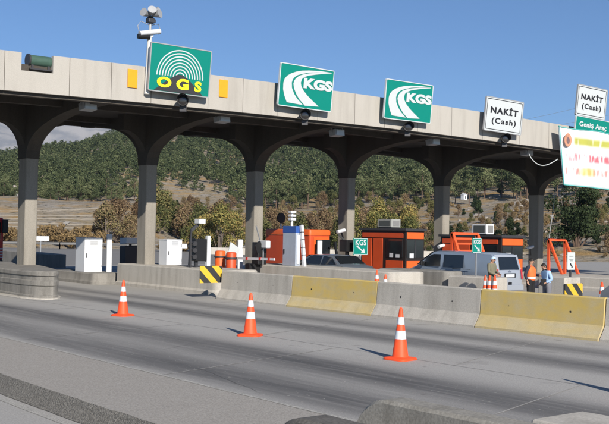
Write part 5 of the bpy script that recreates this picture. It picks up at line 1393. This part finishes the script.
# shrubs and small trees behind the plaza
def shrub_proto(kind, seed):
    rs2 = random.Random(seed)
    cfg = dict(brown=('rusty_shrub', 'rusty brown half bare shrub in the belt behind the road', foliage('rusty_foliage', [(.11, .07, .04), (.19, .13, .075), (.27, .19, .11), (.22, .19, .09)]), 2600, .095, 5.0, 1.0),
               green=('olive_shrub', 'olive green shrub in the belt behind the road', foliage('olive_foliage', [(.05, .06, .024), (.10, .11, .042), (.17, .165, .065), (.22, .18, .075)]), 3200, .10, 4.6, 1.0),
               yellow=('autumn_tree', 'yellow green autumn tree', foliage('autumn_foliage', [(.07, .085, .03), (.15, .155, .05), (.28, .25, .085), (.35, .25, .085)]), 3800, .10, 6.0, 1.0),
               dry=('dry_bush', 'low ochre dry bush on the slope', foliage('dry_foliage', [(.14, .10, .05), (.24, .17, .085), (.33, .23, .11)]), 1300, .07, 1.6, 1.3),
               dark=('evergreen_bush', 'dark green bush on the rocky slope', foliage('evergreen_foliage', [(.012, .022, .012), (.03, .045, .02), (.05, .07, .03)]), 2600, .085, 2.4, 1.0))[kind]
    nm, lab, mt, nl, sz, h, wd = cfg
    t = thing(nm, lab, nm.replace('_', ' '), (0, 0, 0)); blobs = []
    for k_ in range(14):
        a = rs2.uniform(0, 6.28); z = rs2.uniform(.2, .9)*h; rr_ = h*.34*wd*math.sin(min(1, .35+z/h*.8)*math.pi)**.7 if kind != 'dry' else h*.5
        q = rs2.uniform(.3, 1)*rr_; b_ = h*rs2.uniform(.11, .19); blobs.append((q*math.cos(a), q*math.sin(a), z, b_, b_*.9))
    o = bpy.data.objects.new('crown', quad_mesh('crown', leaf_cloud(nl, blobs, sz, seed=seed), mt)); COL.objects.link(o); o.parent = t
    mb = MB()
    for b_ in blobs: mb.tube([(rs2.uniform(-.15, .15), rs2.uniform(-.15, .15), -.5), (b_[0]*.45, b_[1]*.45, b_[2]*.55), (b_[0], b_[1], b_[2]+b_[3]*.6)], [.05*h/4, .03*h/4, .01], 4, cap=False)
    mb.build('stems', twig_m, t); return t
PR = {k_: [shrub_proto(k_, 300+10*i+j) for j in range(3)] for i, k_ in enumerate(('brown', 'green', 'yellow', 'dry', 'dark'))}
used = set()
def plant(kind, ix, r_, s_, label=None, group=None, hs=1.0):
    src = PR[kind][rs.randrange(3)]
    d = ray(ix, 230); a = math.atan2(d.y, d.x); x, y = r_*math.cos(a), r_*math.sin(a); z = terrain_h(x, y)-.05
    if src.name in used: o = dup(src, (x, y, z), rs.uniform(0, 6))
    else: used.add(src.name); o = src; o.location = (x, y, z); o.rotation_euler = (0, 0, rs.uniform(0, 6))
    o.scale = (s_, s_, s_*hs)
    o['group'] = group or {'brown': 'rusty shrubs behind the road', 'green': 'olive shrubs behind the road', 'yellow': 'autumn trees behind the plaza', 'dry': 'ochre bushes on the dry slope', 'dark': 'dark bushes on the rocky slope'}[kind]
    o['label'] = label or BASE[kind]
    return o
BASE = dict(brown='rusty brown half bare shrub in the belt behind the road', green='olive green shrub in the belt behind the road', dry='low ochre dry bush on the rocky slope at right', dark='dark green bush on the rocky slope at right', yellow='yellow green autumn tree')
# belt: left low ochre growth, brown thicket, green-brown thicket, autumn trees
for ix in range(-8, 104, 5): plant('dry', ix+rs.uniform(-2, 2), rs.uniform(130, 142), rs.uniform(1.0, 1.7), 'low ochre bush at the foot of the terraced bank on the left', 'ochre bushes under the terraced bank')
for ix in range(98, 150, 6): plant('brown', ix+rs.uniform(-3, 3), rs.uniform(132, 150), rs.uniform(.75, 1.25), 'rusty brown shrub between the first and second columns', 'rusty shrubs behind the left cabinet')
for ix in (4, 18, 44, 60): plant('brown', ix, rs.uniform(132, 146), rs.uniform(.35, .55), 'small rusty shrub at the foot of the terraced bank', 'small rusty shrubs under the bank')
for ix in range(146, 262, 6): plant(rs.choice(['green', 'brown', 'green', 'brown']), ix+rs.uniform(-3, 3), rs.uniform(150, 175), rs.uniform(1.1, 1.6))
for ix in range(262, 345, 6): plant(rs.choice(['brown', 'brown', 'brown', 'green']), ix+rs.uniform(-3, 3), rs.uniform(138, 165), rs.uniform(.95, 1.45))
for ix in range(345, 440, 7): plant(rs.choice(['green', 'brown', 'green', 'yellow']), ix+rs.uniform(-3, 3), rs.uniform(135, 165), rs.uniform(.8, 1.35))
for ix in range(150, 260, 12): plant('dry', ix, rs.uniform(118, 128), rs.uniform(.8, 1.2), 'low ochre bush at the road edge between the second and third columns', 'ochre bushes at the road edge')
plant('yellow', 207, 118, .88, 'yellow green autumn tree left of the third column'); plant('yellow', 221, 114, 1.0, 'tallest yellow green autumn tree left of the third column'); plant('yellow', 196, 124, .78, 'smallest yellow green autumn tree left of the third column'); plant('yellow', 233, 117, .92, 'yellow green autumn tree touching the third column')
plant('yellow', 374, 128, .98, 'yellow green autumn tree above the silver car'); plant('yellow', 392, 126, .9, 'yellow green autumn tree behind the grey air conditioner'); plant('yellow', 410, 132, .85, 'yellow green autumn tree left of the fifth column')
for k_ in range(85):
    ix = rs.uniform(150, 440); r_ = rs.uniform(172, 280)
    if 150 < ix < 225 and r_ > 200 and clearing(r_*math.cos(R(55)), r_*math.sin(R(55))) > .2: continue
    plant(rs.choice(['green', 'brown', 'green', 'dark']), ix, r_, rs.uniform(.45, 1.05), 'scrubby bush on the slope between the road and the pine wood', 'scrub below the pine wood')
for k_ in range(120):
    ix = rs.uniform(425, 640); r_ = rs.uniform(112, 260); plant('dry', ix, r_, rs.uniform(.35, .95))
for k_ in range(46):
    ix = rs.uniform(430, 640); r_ = rs.uniform(118, 290); plant('dark', ix, r_, rs.uniform(.5, 1.25))
for k_ in range(60):
    ix = rs.uniform(425, 640); r_ = rs.uniform(112, 200); plant(rs.choice(['green', 'brown', 'brown']), ix, r_, rs.uniform(.25, .6), 'scrubby low bush on the bank behind the right hand lanes', 'scrub behind the right hand lanes')
# the big dark evergreen on the right: cluster of three stems of one tree
t = thing('evergreen_tree', 'large dark evergreen tree below the banner at right', 'tree')
d = ray(577, 230); a = math.atan2(d.y, d.x); x, y = 122*math.cos(a), 122*math.sin(a); t.location = (x, y, terrain_h(x, y)-.1); t.scale = (1.1, 1.1, 1.2)
bl = [(rs.uniform(-2.6, 2.6), rs.uniform(-1.8, 1.8), rs.uniform(.5, 6.2), rs.uniform(.8, 1.4), rs.uniform(.6, 1.1)) for _ in range(34)]
bl = [b_ for b_ in bl if abs(b_[0]) < 3.0-(b_[2]-2)*.38]
o = bpy.data.objects.new('crown', quad_mesh('crown', leaf_cloud(9500, bl, .12, seed=77), PR['dark'][0].children[0].data.materials[0])); COL.objects.link(o); o.parent = t
mb = MB()
for b_ in bl[::2]: mb.tube([(0, 0, -.5), (b_[0]*.4, b_[1]*.4, b_[2]*.55), (b_[0], b_[1], b_[2])], [.14, .08, .03], 5, cap=False)
mb.build('trunk', bark_m, t)
# rocks on the slope and clearing
rock_m = concrete('pale_rock', (.33, .30, .27), (.6, .6, .6), .8, .2, .3, .8)
def rock_mesh(seed):
    bm = bmesh.new(); bmesh.ops.create_icosphere(bm, subdivisions=2, radius=1)
    for v in bm.verts:
        v.co *= 1+.45*noise.noise(v.co*1.4+Vector((seed, 0, 0))); v.co.z *= .6
    me = bpy.data.meshes.new('rock'); bm.to_mesh(me); bm.free(); me.materials.append(rock_m); return me
rms = [rock_mesh(k_*3.1) for k_ in range(5)]
for k_ in range(90):
    ix = rs.uniform(430, 640); r_ = rs.uniform(112, 280); d = ray(ix, 230); a = math.atan2(d.y, d.x); x, y = r_*math.cos(a), r_*math.sin(a)
    o = bpy.data.objects.new('rock', rms[k_ % 5]); COL.objects.link(o); s_ = rs.uniform(.25, .9); o.location = (x, y, terrain_h(x, y)); o.scale = (s_*1.4, s_, s_); o.rotation_euler = (0, 0, rs.uniform(0, 6))
    tag(o, 'pale boulder lying on the dry rocky slope', 'rock', 'boulders on the rocky slope')
terr_m = concrete('terrace_stone', (.26, .235, .20), (.6, .6, .6), .8, .2, .3, .8)
# terrace walls on the left bank
for k_, (r_, i0, i1) in enumerate(((143, -20, 112), (150, -20, 120), (157, -20, 130), (164, -20, 128), (171, -20, 125), (178, -20, 120), (185, -20, 118))):
    mb = MB(); rings = []; mid = None
    for q in range(31):
        ix = i0+(i1-i0)*q/30; d = ray(ix, 230); a = math.atan2(d.y, d.x); rw = r_+.8*noise.noise(Vector((q*.3, k_, 0))); x, y = rw*math.cos(a), rw*math.sin(a); z = terrain_h(x, y)
        hh = .16+.12*noise.noise(Vector((q*.9, k_, 5))); u = Vector((math.cos(a), math.sin(a), 0)); p_ = Vector((x, y, z)); rings.append([p_-u*.3-Vector((0, 0, .5)), p_-u*.2+Vector((0, 0, hh)), p_+u*.3+Vector((0, 0, hh)), p_+u*.3-Vector((0, 0, .5))])
    mb.loft(rings); o = mb.build('terrace_wall', terr_m); tag(o, 'low dry stone terrace wall, %s of the rows on the left bank' % ['lowest', 'second lowest', 'third lowest', 'middle', 'third highest', 'second highest', 'highest'][k_], 'terrace wall', 'terrace walls on the left bank')
mb = MB(); q0 = []
for q in range(9):
    ix = 44+(68-44)*q/8; r_ = 145+22*q/8; d = ray(ix, 230); a = math.atan2(d.y, d.x); x, y = r_*math.cos(a), r_*math.sin(a); z = terrain_h(x, y)+.14; nn = Vector((d.y, -d.x, 0)).normalized(); q0 += [Vector((x, y, z))-nn*.45, Vector((x, y, z))+nn*.45]
mb.add(q0, [(2*i, 2*i+1, 2*i+3, 2*i+2) for i in range(8)]); tag(mb.build('path', concrete('pale_path', (.45, .42, .37), (.7, .7, .7))), kind='structure')
print('objects', len(bpy.data.objects))
